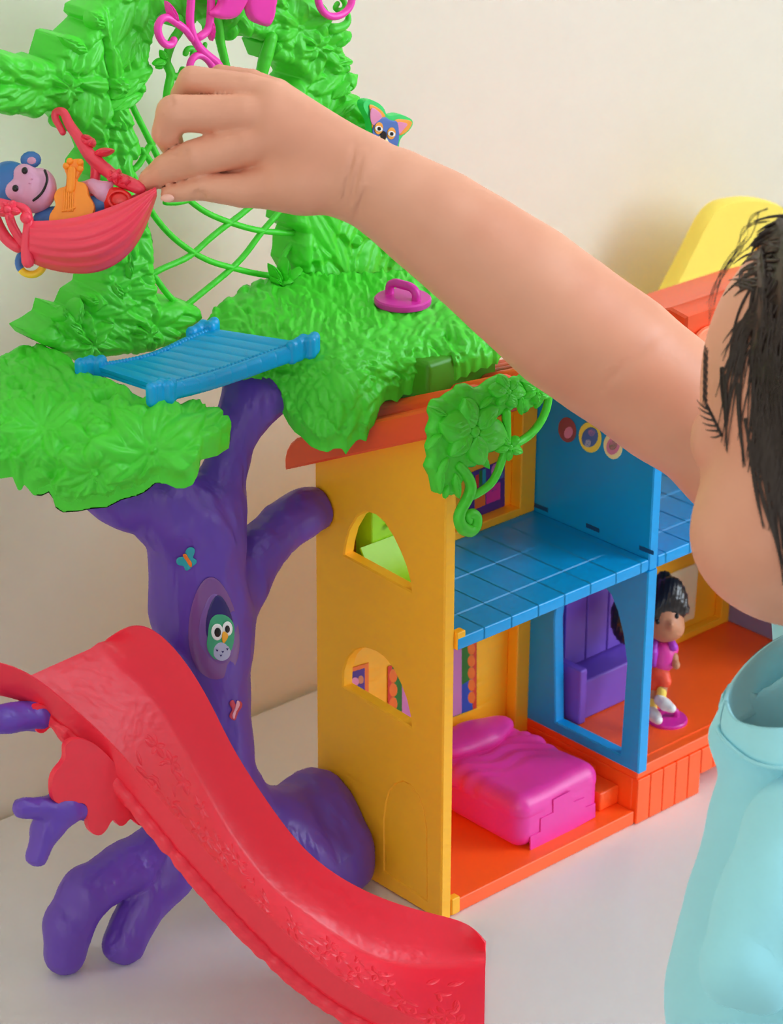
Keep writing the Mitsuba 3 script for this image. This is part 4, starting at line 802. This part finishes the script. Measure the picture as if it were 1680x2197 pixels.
for x0, y0, x1, y1, w in ((203, 330, 242, 322, 14), (190, 312, 200, 298, 16), (172, 300, 200, 312, 13), (178, 292, 198, 300, 10)): leaf(hm, ST_(x0, y0), ST_(x1, y1), NV, w * MPP * 1.3, .003, 'm_hammock', 2)
def vflower(parent, c, d, r, n, mt, ph=0.2):
    o = pd(c[0], c[1], d)
    for k in range(n):
        a = ph + 2 * math.pi * k / n; leaf(parent, o, pd(c[0] + r * math.cos(a), c[1] + r * .9 * math.sin(a), d), NV, r * .7 * MPP, .003, mt, 2, 'petal')
    obj('flower_centre', trimesh.creation.icosphere(2, .0018).apply_translation(o + NV * .002), mt, parent, True)
vflower(hm, (248, 378), dst(248) - .004, 20, 5, 'm_hammock'); vflower(hm, (18, 450), HD - .005, 26, 5, 'm_hammock'); vflower(hm, (270, 388), dst(270) - .003, 14, 5, 'm_hammock')
# toy monkey
mk = thing('toy_monkey', 'small blue and pink plastic monkey figure lying in the red hammock', 'toy monkey')
MD = HD + .014; E = lambda x, y, rx, ry, rz, d=MD, **k: ell(pd(x, y, d), (rx * MPP * .94, ry * MPP * .94, rz * MPP * .94), CM, **k)
obj('body', body([E(120, 470, 50, 28, 30), E(185, 462, 45, 24, 26), E(210, 440, 22, 18, 18, MD - .002), cap(pd(200., 440., MD), pd(228., 434., MD - .004), .0034, .0034)], .0012, .004), 'm_monkeyblue', mk, True)
hd = obj('head', body([E(22, 392, 46, 47, 44, MD + .002), E(28, 402, 44, 40, 42), E(8, 400, 40, 42, 40, MD + .004)], .0010, .004), 'm_monkeyblue', mk, True)
obj('face', body([E(52, 372, 23, 21, 18, MD - .0075), E(34, 408, 23, 23, 18, MD - .0075), E(86, 404, 36, 44, 34, MD - .004), E(70, 420, 38, 38, 34, MD - .003), E(66, 392, 20, 20, 14, MD - .0085)], .0008, .003), 'm_monkeypink', mk, True)
obj('ear', body([E(66, 343, 23, 19, 9, MD), E(67, 344, 16, 13, 8, MD - .003, op=-1)], .0007, .001), 'm_monkeyblue', mk, True)
obj('inner_ear', body([E(67, 344, 16, 13, 5, MD - .0006)], .0007, .001), 'm_monkeypink', mk, True)
for x, y in ((53, 366), (33, 404)):
    obj('eye', body([E(x, y, 7, 8, 5, MD - .0120)], .0005, .0005), 'm_black', mk, True)
obj('mouth', tube([pd(x, y, MD - .0118 + dz) for x, y, dz in ((96, 366, .0010), (101, 382, 0), (98, 398, -.0004), (88, 416, -.0003), (72, 430, .0008))], .0006, 24), 'm_black', mk, True)
obj('nostril', cat(*[trimesh.creation.icosphere(2, .0007).apply_translation(pd(x, y, MD - .0120)) for x, y in ((68., 383.), (64., 392.))]), 'm_monkeypink', mk, True)
obj('arm', body(chain([pd(175., 400., MD), pd(198., 398., MD - .004), pd(220., 412., MD - .006), pd(234., 428., MD - .006)], [.0024, .0028, .0036, .003]) + chain([pd(212., 402., MD - .005), pd(236., 396., MD - .006)], [.0028, .0018]), .0009, .002), 'm_monkeypink', mk, True)
obj('boot', body([E(247, 425, 27, 24, 20, MD - .006), E(262, 430, 24, 22, 12, MD - .009), E(240, 445, 18, 16, 16, MD - .004)], .0008, .003), 'm_boot', mk, True)
obj('sole_rim', tube([pd(255 + 22 * math.cos(a), 428 + 18 * math.sin(a), MD - .0118) for a in np.linspace(0, 2 * math.pi, 20)], .0007, 60, 6, cap=False), 'm_boot', mk, True)
for nm, a0, a1, mt in (('tail', 2.5, 3.75, 'm_monkeyblue'), ('tail_tip', .2, 2.5, 'm_tailyellow')):
    obj(nm, tube([pd(67 + 27 * math.cos(a), 563 + 26 * math.sin(a), MD + .004) for a in np.linspace(a0, a1, 16)], .0018, 30, 10), mt, mk, True)
# guitar
gt = thing('toy_guitar', 'little orange plastic guitar held by the monkey in the hammock', 'toy guitar')
GD = MD - .0098
gp = [(104, 473), (105, 462), (113, 448), (118, 438), (115, 426), (118, 411), (128, 402), (138, 399), (139, 368), (136, 357), (144, 346), (158, 340), (175, 342), (177, 353), (172, 370), (165, 387), (179, 391), (187, 401), (190, 417), (199, 432), (203, 447), (198, 460), (180, 472)]
obj('body', slab(smooth_ring(gp, 110), [], .0062, 1.6, lambda u, v, w: pd(u, v, GD) + w[:, None] * CM[2]), 'm_guitar', gt, 40)
for k in range(5): obj('string', tube([pd(138.5 + 4.4 * k, 408., GD - .0004), pd(136.5 + 4.8 * k, 452., GD - .0004)], .0005, 6, 6), 'm_guitar', gt, True)
obj('bridge', tube([pd(134., 453., GD - .0004), pd(160., 446., GD - .0004)], .0005, 6, 6), 'm_guitar', gt, True)
obj('neck', tube([pd(151., 405., GD - .0006), pd(154., 365., GD - .0006)], .0021, 8, 8, .5), 'm_guitar', gt, True)
obj('tuning_pegs', cat(*[trimesh.creation.icosphere(2, .0016).apply_translation(pd(x, y, GD - .0002)) for x, y in ((142., 356.), (150., 346.), (172., 348.), (172., 362.))]), 'm_guitar', gt, True)
# the doll on its stand
sl = thing('doll_stand', 'round magenta stand with handle under the toy doll', 'toy stand')
c = pz(1432., 1545., .0367); lid(sl, c + (0, 0, .0002), .0115, np.array([.0045, -.0025, 0]), .006, 'm_magenta')
dl = thing('toy_doll', 'small plastic doll with dark hair, pink top and orange shorts', 'toy doll')
DD = 1.487; E2 = lambda x, y, rx, ry, rz, d=DD, **k: ell(pd(x, y, d), np.array((rx, ry, rz)) * d / FPX, CM, **k)
def C2(L, ds=DD): 
    P = [pd(x, y, ds + (z[0] if z else 0)) for x, y, r, *z in L]; return chain(P, [l[2] * DD / FPX for l in L])
obj('head', body([E2(1425, 1328, 42, 46, 40, DD - .006), E2(1432, 1350, 36, 26, 32, DD - .007), E2(1440, 1342, 6, 8, 8, DD - .0165)] + C2([(1422, 1360, 14), (1422, 1385, 12)]), .0010, .003), 'm_dollskin', dl, True)
hr = [E2(1402, 1292, 70, 56, 56, DD + .003), E2(1436, 1285, 38, 46, 44, DD - .006), E2(1345, 1325, 36, 58, 40, DD + .006), E2(1390, 1330, 62, 60, 40, DD + .012), E2(1452, 1300, 22, 34, 34, DD - .004)] + C2([(1425, 1240, 16), (1410, 1270, 24)]) + C2([(1440, 1262, 22, -.009), (1404, 1318, 16, -.013)]) + C2([(1440, 1262, 20, -.009), (1466, 1308, 12, -.01)])
obj('hair', body(hr, .0010, .003, lambda X: -.0004 * np.sin((X @ CM[0]) * 2600 + (X @ CM[1]) * 500)), 'm_dollhair', dl, True)
for x, y in ((1411, 1334), (1452, 1322)): obj('eye', body([E2(x, y, 5, 6, 4, DD - .0178 + (.003 if x > 1430 else 0))], .0004, .0004), 'm_black', dl, True)
obj('torso', body([E2(1424, 1405, 25, 32, 20, DD - .002), E2(1420, 1425, 24, 16, 20, DD - .001), E2(1444, 1392, 12, 12, 12)], .0010, .003), 'm_pink', dl, True)
obj('strap', body(C2([(1404, 1378, 9, -.004), (1401, 1400, 9, -.006), (1404, 1425, 8, -.004)]), .0008, .002), 'm_purplestrap', dl, True)
obj('strap', body(C2([(1440, 1376, 8, -.004), (1445, 1388, 10, -.005)]), .0008, .002), 'm_purplestrap', dl, True)
obj('arm', body(C2([(1436, 1390, 9), (1446, 1410, 8, -.003), (1450, 1424, 7, -.005)]) + [E2(1451, 1428, 8, 9, 8, DD - .006)] + C2([(1398, 1392, 9), (1386, 1415, 8), (1386, 1432, 8)]), .0008, .002), 'm_dollskin', dl, True)
obj('shorts', body(C2([(1416, 1436, 20), (1426, 1462, 15, -.002)]) + C2([(1410, 1438, 19), (1402, 1470, 14, .002)]), .0009, .002), 'm_shorts', dl, True)
obj('leg', body(C2([(1426, 1462, 9, -.002), (1420, 1495, 9, -.002)]), .0008, .001), 'm_dollskin', dl, True); obj('leg', body(C2([(1402, 1470, 9, .002), (1399, 1515, 9, .002)]), .0008, .001), 'm_dollskin', dl, True)
obj('sock', body(C2([(1420, 1482, 11, -.002), (1418, 1498, 11, -.002)]), .0008, .001), 'm_sock', dl, True); obj('sock', body(C2([(1399, 1505, 11, .002), (1399, 1518, 11, .002)]), .0008, .001), 'm_sock', dl, True)
obj('shoe', body(C2([(1416, 1502, 13, -.003), (1428, 1512, 12, -.007), (1441, 1520, 10, -.010)]), .0008, .002), 'm_shoe', dl, True); obj('shoe', body(C2([(1398, 1526, 13, .001), (1405, 1537, 12, -.004), (1412, 1545, 10, -.008)]), .0008, .002), 'm_shoe', dl, True)

# ------------------------------------------------------------------ the child
def skin(p, n, uv):
    return mikit.mix(lin((220, 158, 130)), lin((212, 144, 117)), mikit.smoothstep(.25, .85, nz(p.x * 28, p.y * 28, p.z * 28)))
CRE = [((762, 312), (733, 455)), ((776, 340), (745, 462)), ((790, 395), (762, 468)), ((1415, 715), (1290, 835)), ((418, 403), (424, 425)), ((430, 404), (440, 428)), ((352, 205), (358, 232)), ((366, 204), (372, 235)), ((380, 318), (386, 338)), ((398, 320), (402, 338))]
CR3 = [(pd(np.float64(a[0]), np.float64(a[1]), 1.185 if a[0] < 1000 else 1.2), pd(np.float64(b[0]), np.float64(b[1]), 1.185 if a[0] < 1000 else 1.2), 3.4e-3 if a[0] < 1000 else 6e-3) for a, b in CRE]
def creases(p, n, uv):
    h_ = nz(p.x * 700, p.y * 700, p.z * 700, octaves=2) * .10
    for a, b, w in CR3:
        d = b - a; L = float(d @ d); q = [p.x - a[0], p.y - a[1], p.z - a[2]]
        v = [float(x) for x in CM[2]]
        t = dr.clip((q[0] * d[0] + q[1] * d[1] + q[2] * d[2]) / L, 0, 1); e = [q[i] - t * d[i] for i in range(3)]
        dep = e[0] * v[0] + e[1] * v[1] + e[2] * v[2]
        s = dr.select(dr.abs(dep) < .035, 1., 0.); r2 = e[0] ** 2 + e[1] ** 2 + e[2] ** 2 - dep ** 2
        h_ -= s * 0.9 * dr.exp(-r2 / (w * w * .18)) * dr.sin(dr.pi * dr.clip(t, .08, .92))
    return h_
bumped('m_skin', {'type': 'proc', **{k: v for k, v in proc(skin).items() if k != 'type'}}, creases, .0011, .46, .4, 3e-4)
ps = thing('person', 'child with dark hair in pale turquoise shirt reaching out with bent fingers', 'person')
def pc_(L, k=None):
    P = [pd(float(x), float(y), d) for x, y, d, r in L]; return chain(P, [l[3] * l[2] / FPX for l in L], k)
sk = pc_([(775, 382, 1.200, 84), (849, 423, 1.202, 90), (940, 482, 1.205, 106), (1034, 550, 1.208, 116), (1127, 620, 1.212, 128), (1223, 700, 1.216, 135), (1324, 770, 1.22, 134), (1427, 850, 1.225, 129), (1600, 985, 1.235, 132), (1800, 1120, 1.24, 150), (1900, 1400, 1.2, 170)], .012)
for L in ([(770, 384, 1.2, 82), (575, 300, 1.194, 56)], [(770, 378, 1.2, 76), (575, 252, 1.193, 52)], [(772, 372, 1.2, 72), (575, 216, 1.197, 46)], [(775, 365, 1.203, 66), (592, 206, 1.206, 38)], [(768, 388, 1.2, 78), (650, 394, 1.196, 62), (600, 398, 1.195, 56)]): sk += pc_(L, .006)
sk += pc_([(575, 300, 1.194, 56), (525, 311, 1.192, 47), (415, 339, 1.190, 39), (356, 362, 1.193, 32), (322, 386, 1.198, 25)], .0006)
sk += pc_([(575, 252, 1.193, 50), (520, 246, 1.190, 43), (374, 243, 1.187, 40), (357, 285, 1.192, 32), (372, 318, 1.203, 25)], .0006)
sk += pc_([(575, 212, 1.197, 44), (530, 190, 1.196, 34), (412, 172, 1.196, 31), (392, 205, 1.204, 27), (432, 262, 1.216, 22)], .0006)
sk += pc_([(592, 206, 1.206, 38), (540, 172, 1.207, 24), (472, 158, 1.212, 20), (440, 190, 1.222, 19), (440, 240, 1.226, 17)], .0006)
sk += pc_([(600, 398, 1.195, 54), (520, 408, 1.194, 38), (432, 403, 1.193, 27), (362, 417, 1.194, 18)], .0006)
sk += pc_([(590, 352, 1.198, 48), (520, 372, 1.201, 30), (440, 385, 1.203, 17), (380, 398, 1.203, 12)], .0006)
EH = lambda x, y, d, rx, ry, rz, **k: ell(pd(float(x), float(y), d), np.array((rx, ry, rz)) * d / FPX, CM, **k)
sk += [EH(1790, 830, 1.10, 286, 360, 300, k=.01), EH(1644, 1146, 1.078, 163, 164, 190, k=.012), EH(1735, 1205, 1.095, 150, 138, 190, k=.02), EH(1513, 938, 1.085, 28, 50, 40, k=.006), EH(1720, 1000, 1.09, 200, 220, 260, k=.015), EH(1830, 980, 1.045, 40, 70, 24, k=.005)]
sk += pc_([(1850, 1150, 1.12, 150), (1880, 1400, 1.13, 140), (1900, 1650, 1.14, 190), (1900, 2400, 1.15, 230)], .02)
sk += pc_([(1850, 1720, 1.10, 120), (1740, 1930, 1.075, 90), (1800, 2200, 1.09, 80)], .01)
skm = body(sk, .0015, .004)
obj('skin', skm, 'm_skin', ps, True, label='fair warm skin of the head and outstretched arm')
obj('thumbnail', body([EH(359, 425, 1.1882, 15, 9, 6)], .0005, .0005), 'm_nail', ps, True)
mat('m_nail', (232, 176, 158), .3)
# hair: a dense mass and loose strands lying on head and face
hs_ = [EH(1862, 760, 1.070, 262, 345, 330, k=.01), EH(1850, 1010, 1.06, 205, 200, 220, k=.012), EH(1790, 560, 1.085, 150, 130, 200, k=.012)]
hd_ = lambda X: .0011 * np.sin((X @ CM[0]) * 900 + 6 * nfbm(X * 30, 2, 2) + (X @ CM[1]) * 150) + .0007 * np.sin((X @ CM[0]) * 2100 + (X @ CM[1]) * 260)
ham = body(hs_, .0017, .012, hd_)
obj('hair', ham, 'm_hair', ps, True, label='dark brown straight hair')
lines = []
def hang(hair=True):
    allq = np.vstack([q for q, *_ in lines]); tt = trace(sk, .004, allq[:, 0], allq[:, 1], .95); th = trace(hs_, .012, allq[:, 0], allq[:, 1], .95)
    tt[tt > 1.12] = np.nan; tt = np.fmin(tt, th); o = 0
    for q, r0, lift in lines:
        t = tt[o:o + len(q)]; o += len(q); ok = ~np.isnan(t)
        t = np.interp(np.arange(len(t)), np.flatnonzero(ok), t[ok]) if ok.sum() > 1 else np.full(len(t), 1.06)
        t = np.convolve(np.pad(t, 2, mode='edge'), np.ones(5) / 5, 'valid')
        tubes.append(tube(pd(q[:, 0], q[:, 1], t - lift), [r0 * .9, r0, r0 * .8, r0 * .25], 0, 5, .6, cap=False))
hr_ = np.random.default_rng(21); tubes = []
def strand(pts, r0, lift, j=0):
    q = spline(np.c_[np.asarray(pts, float) + hr_.normal(0, j, (len(pts), 2)), np.zeros(len(pts))], 16)[:, :2]
    lines.append((q, r0, lift))
for k in range(50):   # crown edge
    t = k / 49; s = np.array([1720 - 100 * t, 452 + 160 * t]) + hr_.normal(0, 12, 2); e = np.array([1640 - 70 * t, 492 + 130 * t]) + hr_.normal(0, 13, 2)
    strand([s, (s + e) / 2 + (-8, -5), e], .0008, .0012)
for k in range(30):   # temple and forehead
    s = np.array([hr_.uniform(1615, 1670), hr_.uniform(560, 690)]); t = hr_.uniform(); e = np.array([1540 + 60 * t + hr_.normal(0, 6), 690 + 270 * hr_.uniform(.1, 1) ** (1.2 - .5 * t)])
    strand([s, s * .6 + e * .4 + (-6 - 14 * (1 - t), -8), e], .0006, .0012)
for k in range(110):  # long side locks
    s = np.array([hr_.uniform(1625, 1730), hr_.uniform(600, 900)]); x = hr_.uniform(1600, 1730); e = np.array([x, 960 + (x - 1600) * 2.6 * hr_.uniform(.55, 1.25) + hr_.normal(0, 20)])
    strand([s, s * .66 + e * .34 + (-8, 0), s * .3 + e * .7 + (-4, 0), e], .0008, .0016)
for pts in ([(1625, 1000), (1640, 1080), (1668, 1180), (1682, 1258)], [(1632, 990), (1650, 1080), (1676, 1200)], [(1600, 900), (1612, 980), (1628, 1090), (1640, 1135)], [(1560, 800), (1558, 880), (1562, 968)], [(1548, 790), (1550, 850), (1556, 905)], [(1580, 820), (1585, 900), (1598, 1000)],
            [(1610, 515), (1560, 570), (1530, 640), (1522, 690)], [(1600, 525), (1548, 585), (1524, 650)], [(1640, 470), (1600, 500), (1570, 545)], [(1655, 455), (1618, 470), (1592, 505)]):
    for j in range(3): strand(pts, .0006 if pts[0][1] > 700 else .00022, .0016, 2.5 if pts[0][1] > 700 else 7)
hang()
obj('hair_strands', cat(*tubes), 'm_hair', ps, True, label='loose strands of dark hair', kind='stuff')
lash = []
for x0, y0, x1, y1, x2, y2 in ((1522, 880, 1508, 872, 1495, 858), (1526, 890, 1512, 884, 1498, 874), (1530, 902, 1515, 898, 1502, 890), (1535, 914, 1520, 912, 1507, 907), (1540, 924, 1527, 924, 1514, 922), (1546, 934, 1535, 938, 1524, 938)):
    lash.append(tube([pd(float(x), float(y), d) for x, y, d in ((x0, y0, 1.066), (x1, y1, 1.066), (x2, y2, 1.066))], [.0005, .0004, .00015], 8, 5))
lash.append(tube([pd(float(x), float(y), 1.067) for x, y in ((1516, 868), (1526, 888), (1536, 908), (1548, 934))], .0007, 12, 6))
obj('eyelashes', cat(*lash), 'm_hair', ps, True)
brow = [tube([pd(x + dx, y, 1.074), pd(x + dx - 4, y + 22, 1.074)], [.00034, .00026, .0001], 5, 5) for x, y, dx in [(1513 - .06 * k * 1.5, 742 + 5.0 * k, (k % 3) * 3) for k in range(24)]]
obj('eyebrow', cat(*brow), 'm_hair', ps, True)
# shirt
def weave(p, n, uv): return nz(p.x * 1400, p.y * 1400, p.z * 1400, octaves=2)
bumped('m_shirt', (160, 228, 240), weave, .0003, .75, .2, 2e-4, sheen=.3)
sh = pc_([(1772, 1640, 1.118, 218), (1775, 1800, 1.12, 262), (1765, 1990, 1.12, 300), (1750, 2130, 1.12, 320), (1770, 2260, 1.125, 306), (1800, 2700, 1.15, 330)], .006)
sh += pc_([(1850, 1600, 1.16, 200), (1880, 1350, 1.22, 190), (1850, 1230, 1.235, 185)], .03)
rg3 = [(1556, 1502, 1.100), (1572, 1535, 1.088), (1600, 1552, 1.078), (1640, 1560, 1.068), (1700, 1560, 1.062), (1780, 1545, 1.066), (1860, 1500, 1.085), (1890, 1430, 1.12), (1850, 1375, 1.15), (1770, 1345, 1.165), (1690, 1358, 1.163), (1625, 1398, 1.148), (1582, 1444, 1.128), (1560, 1478, 1.112)]
R3 = np.array([pd(float(a), float(b), c_) for a, b, c_ in rg3]); cc = R3.mean(0)
from scipy.interpolate import CubicSpline
tt_ = np.linspace(0, 1, 15); R3s = CubicSpline(tt_, np.vstack([R3, R3[:1]]), bc_type='periodic')(np.linspace(0, 1, 72, endpoint=True))
ax = np.cross(R3[3] - R3[10], R3[0] - R3[7]); ax /= np.linalg.norm(ax); ax *= -1 if ax[2] > 0 else 1
dn = ax * .017
sh += [cap(cc + ax * .012, cc + ax * .022, .029, .034, .006), cap(cc - ax * .020, cc + ax * .07, .0300, .0255, .003, op=-1), bx(cc - ax * .06, (.06, .06, .052), .002, .003, op=-1) if False else ell(cc - ax * .034, (.060, .060, .036), np.array([np.cross(ax, [1., 0, 0]) / np.linalg.norm(np.cross(ax, [1., 0, 0])), np.cross(ax, np.cross(ax, [1., 0, 0])) / np.linalg.norm(np.cross(ax, [1., 0, 0])), ax]), .004, -1)]
fold = lambda X: .0012 * np.sin((X @ CM[0]) * 150 + (X @ CM[1]) * 60 + 3 * nfbm(X * 14, 2, 9))
obj('shirt', body(sh, .0022, .012, fold), 'm_shirt', ps, True, label='pale turquoise short sleeved shirt')
out = R3s - cc; out -= np.outer(out @ ax, ax); out /= np.linalg.norm(out, axis=1, keepdims=True)
bt3 = [(1546, 1568, 1.098), (1565, 1592, 1.084), (1600, 1622, 1.072), (1640, 1640, 1.060), (1700, 1646, 1.052), (1790, 1630, 1.056), (1880, 1590, 1.080), (1925, 1560, 1.12), (1880, 1530, 1.152), (1780, 1505, 1.164), (1690, 1510, 1.162), (1622, 1530, 1.146), (1578, 1550, 1.126), (1552, 1556, 1.110)]
T3 = np.array([pd(float(a), float(b), c_) for a, b, c_ in bt3]); T3s = CubicSpline(tt_, np.vstack([T3, T3[:1]]), bc_type='periodic')(np.linspace(0, 1, 72))
CG = np.array([[r_ * (1 - s) + T3s[i] * s + out[i] * .0010 * math.sin(math.pi * s) for s in np.linspace(0, 1, 9)] for i, r_ in enumerate(R3s)])
obj('collar', grid_shell(CG, .0016), 'm_shirt', ps, True)
obj('collar_seam', tube(CG[:, -1] + out * .0012, .0009, 0, 6, cap=False), 'm_shirt', ps, True)
slv = pc_([(1760, 1830, 1.064, 186), (1690, 1960, 1.042, 150), (1612, 2068, 1.031, 112)], .012) + pc_([(1540, 2230, 1.03, 70), (1700, 2180, 1.03, 72)], .004)[:0] + [EH(1590, 2235, 1.04, 170, 90, 160, k=.003, op=-1), EH(1730, 2195, 1.05, 150, 92, 200, k=.003, op=-1)]
obj('sleeve', body(slv, .0016, .01, lambda X: .0007 * np.sin((X @ CM[0]) * 210 + (X @ CM[1]) * 120)), 'm_shirt', ps, True)
obj('trousers', body(pc_([(1800, 2650, 1.14, 320), (1800, 2900, 1.15, 330)], .02) + [cap(pd(1700., 2850., 1.12), pd(1700., 2850., 1.12) * (1, 1, 0) + (0, 0, -.56), .045, .03), cap(pd(1950., 2850., 1.2), pd(1950., 2850., 1.2) * (1, 1, 0) + (0, 0, -.56), .045, .03)], .005, .02), 'm_navy', ps, True)
obj('shoes', cat(*[trimesh.creation.icosphere(3, 1).apply_transform(np.diag([.035, .06, .03, 1])).apply_translation(pd(x, 2850., d) * (1, 1, 0) + (0, .015, -.59)) for x, d in ((1700., 1.12), (1950., 1.2))]), 'm_shoe', ps, True)
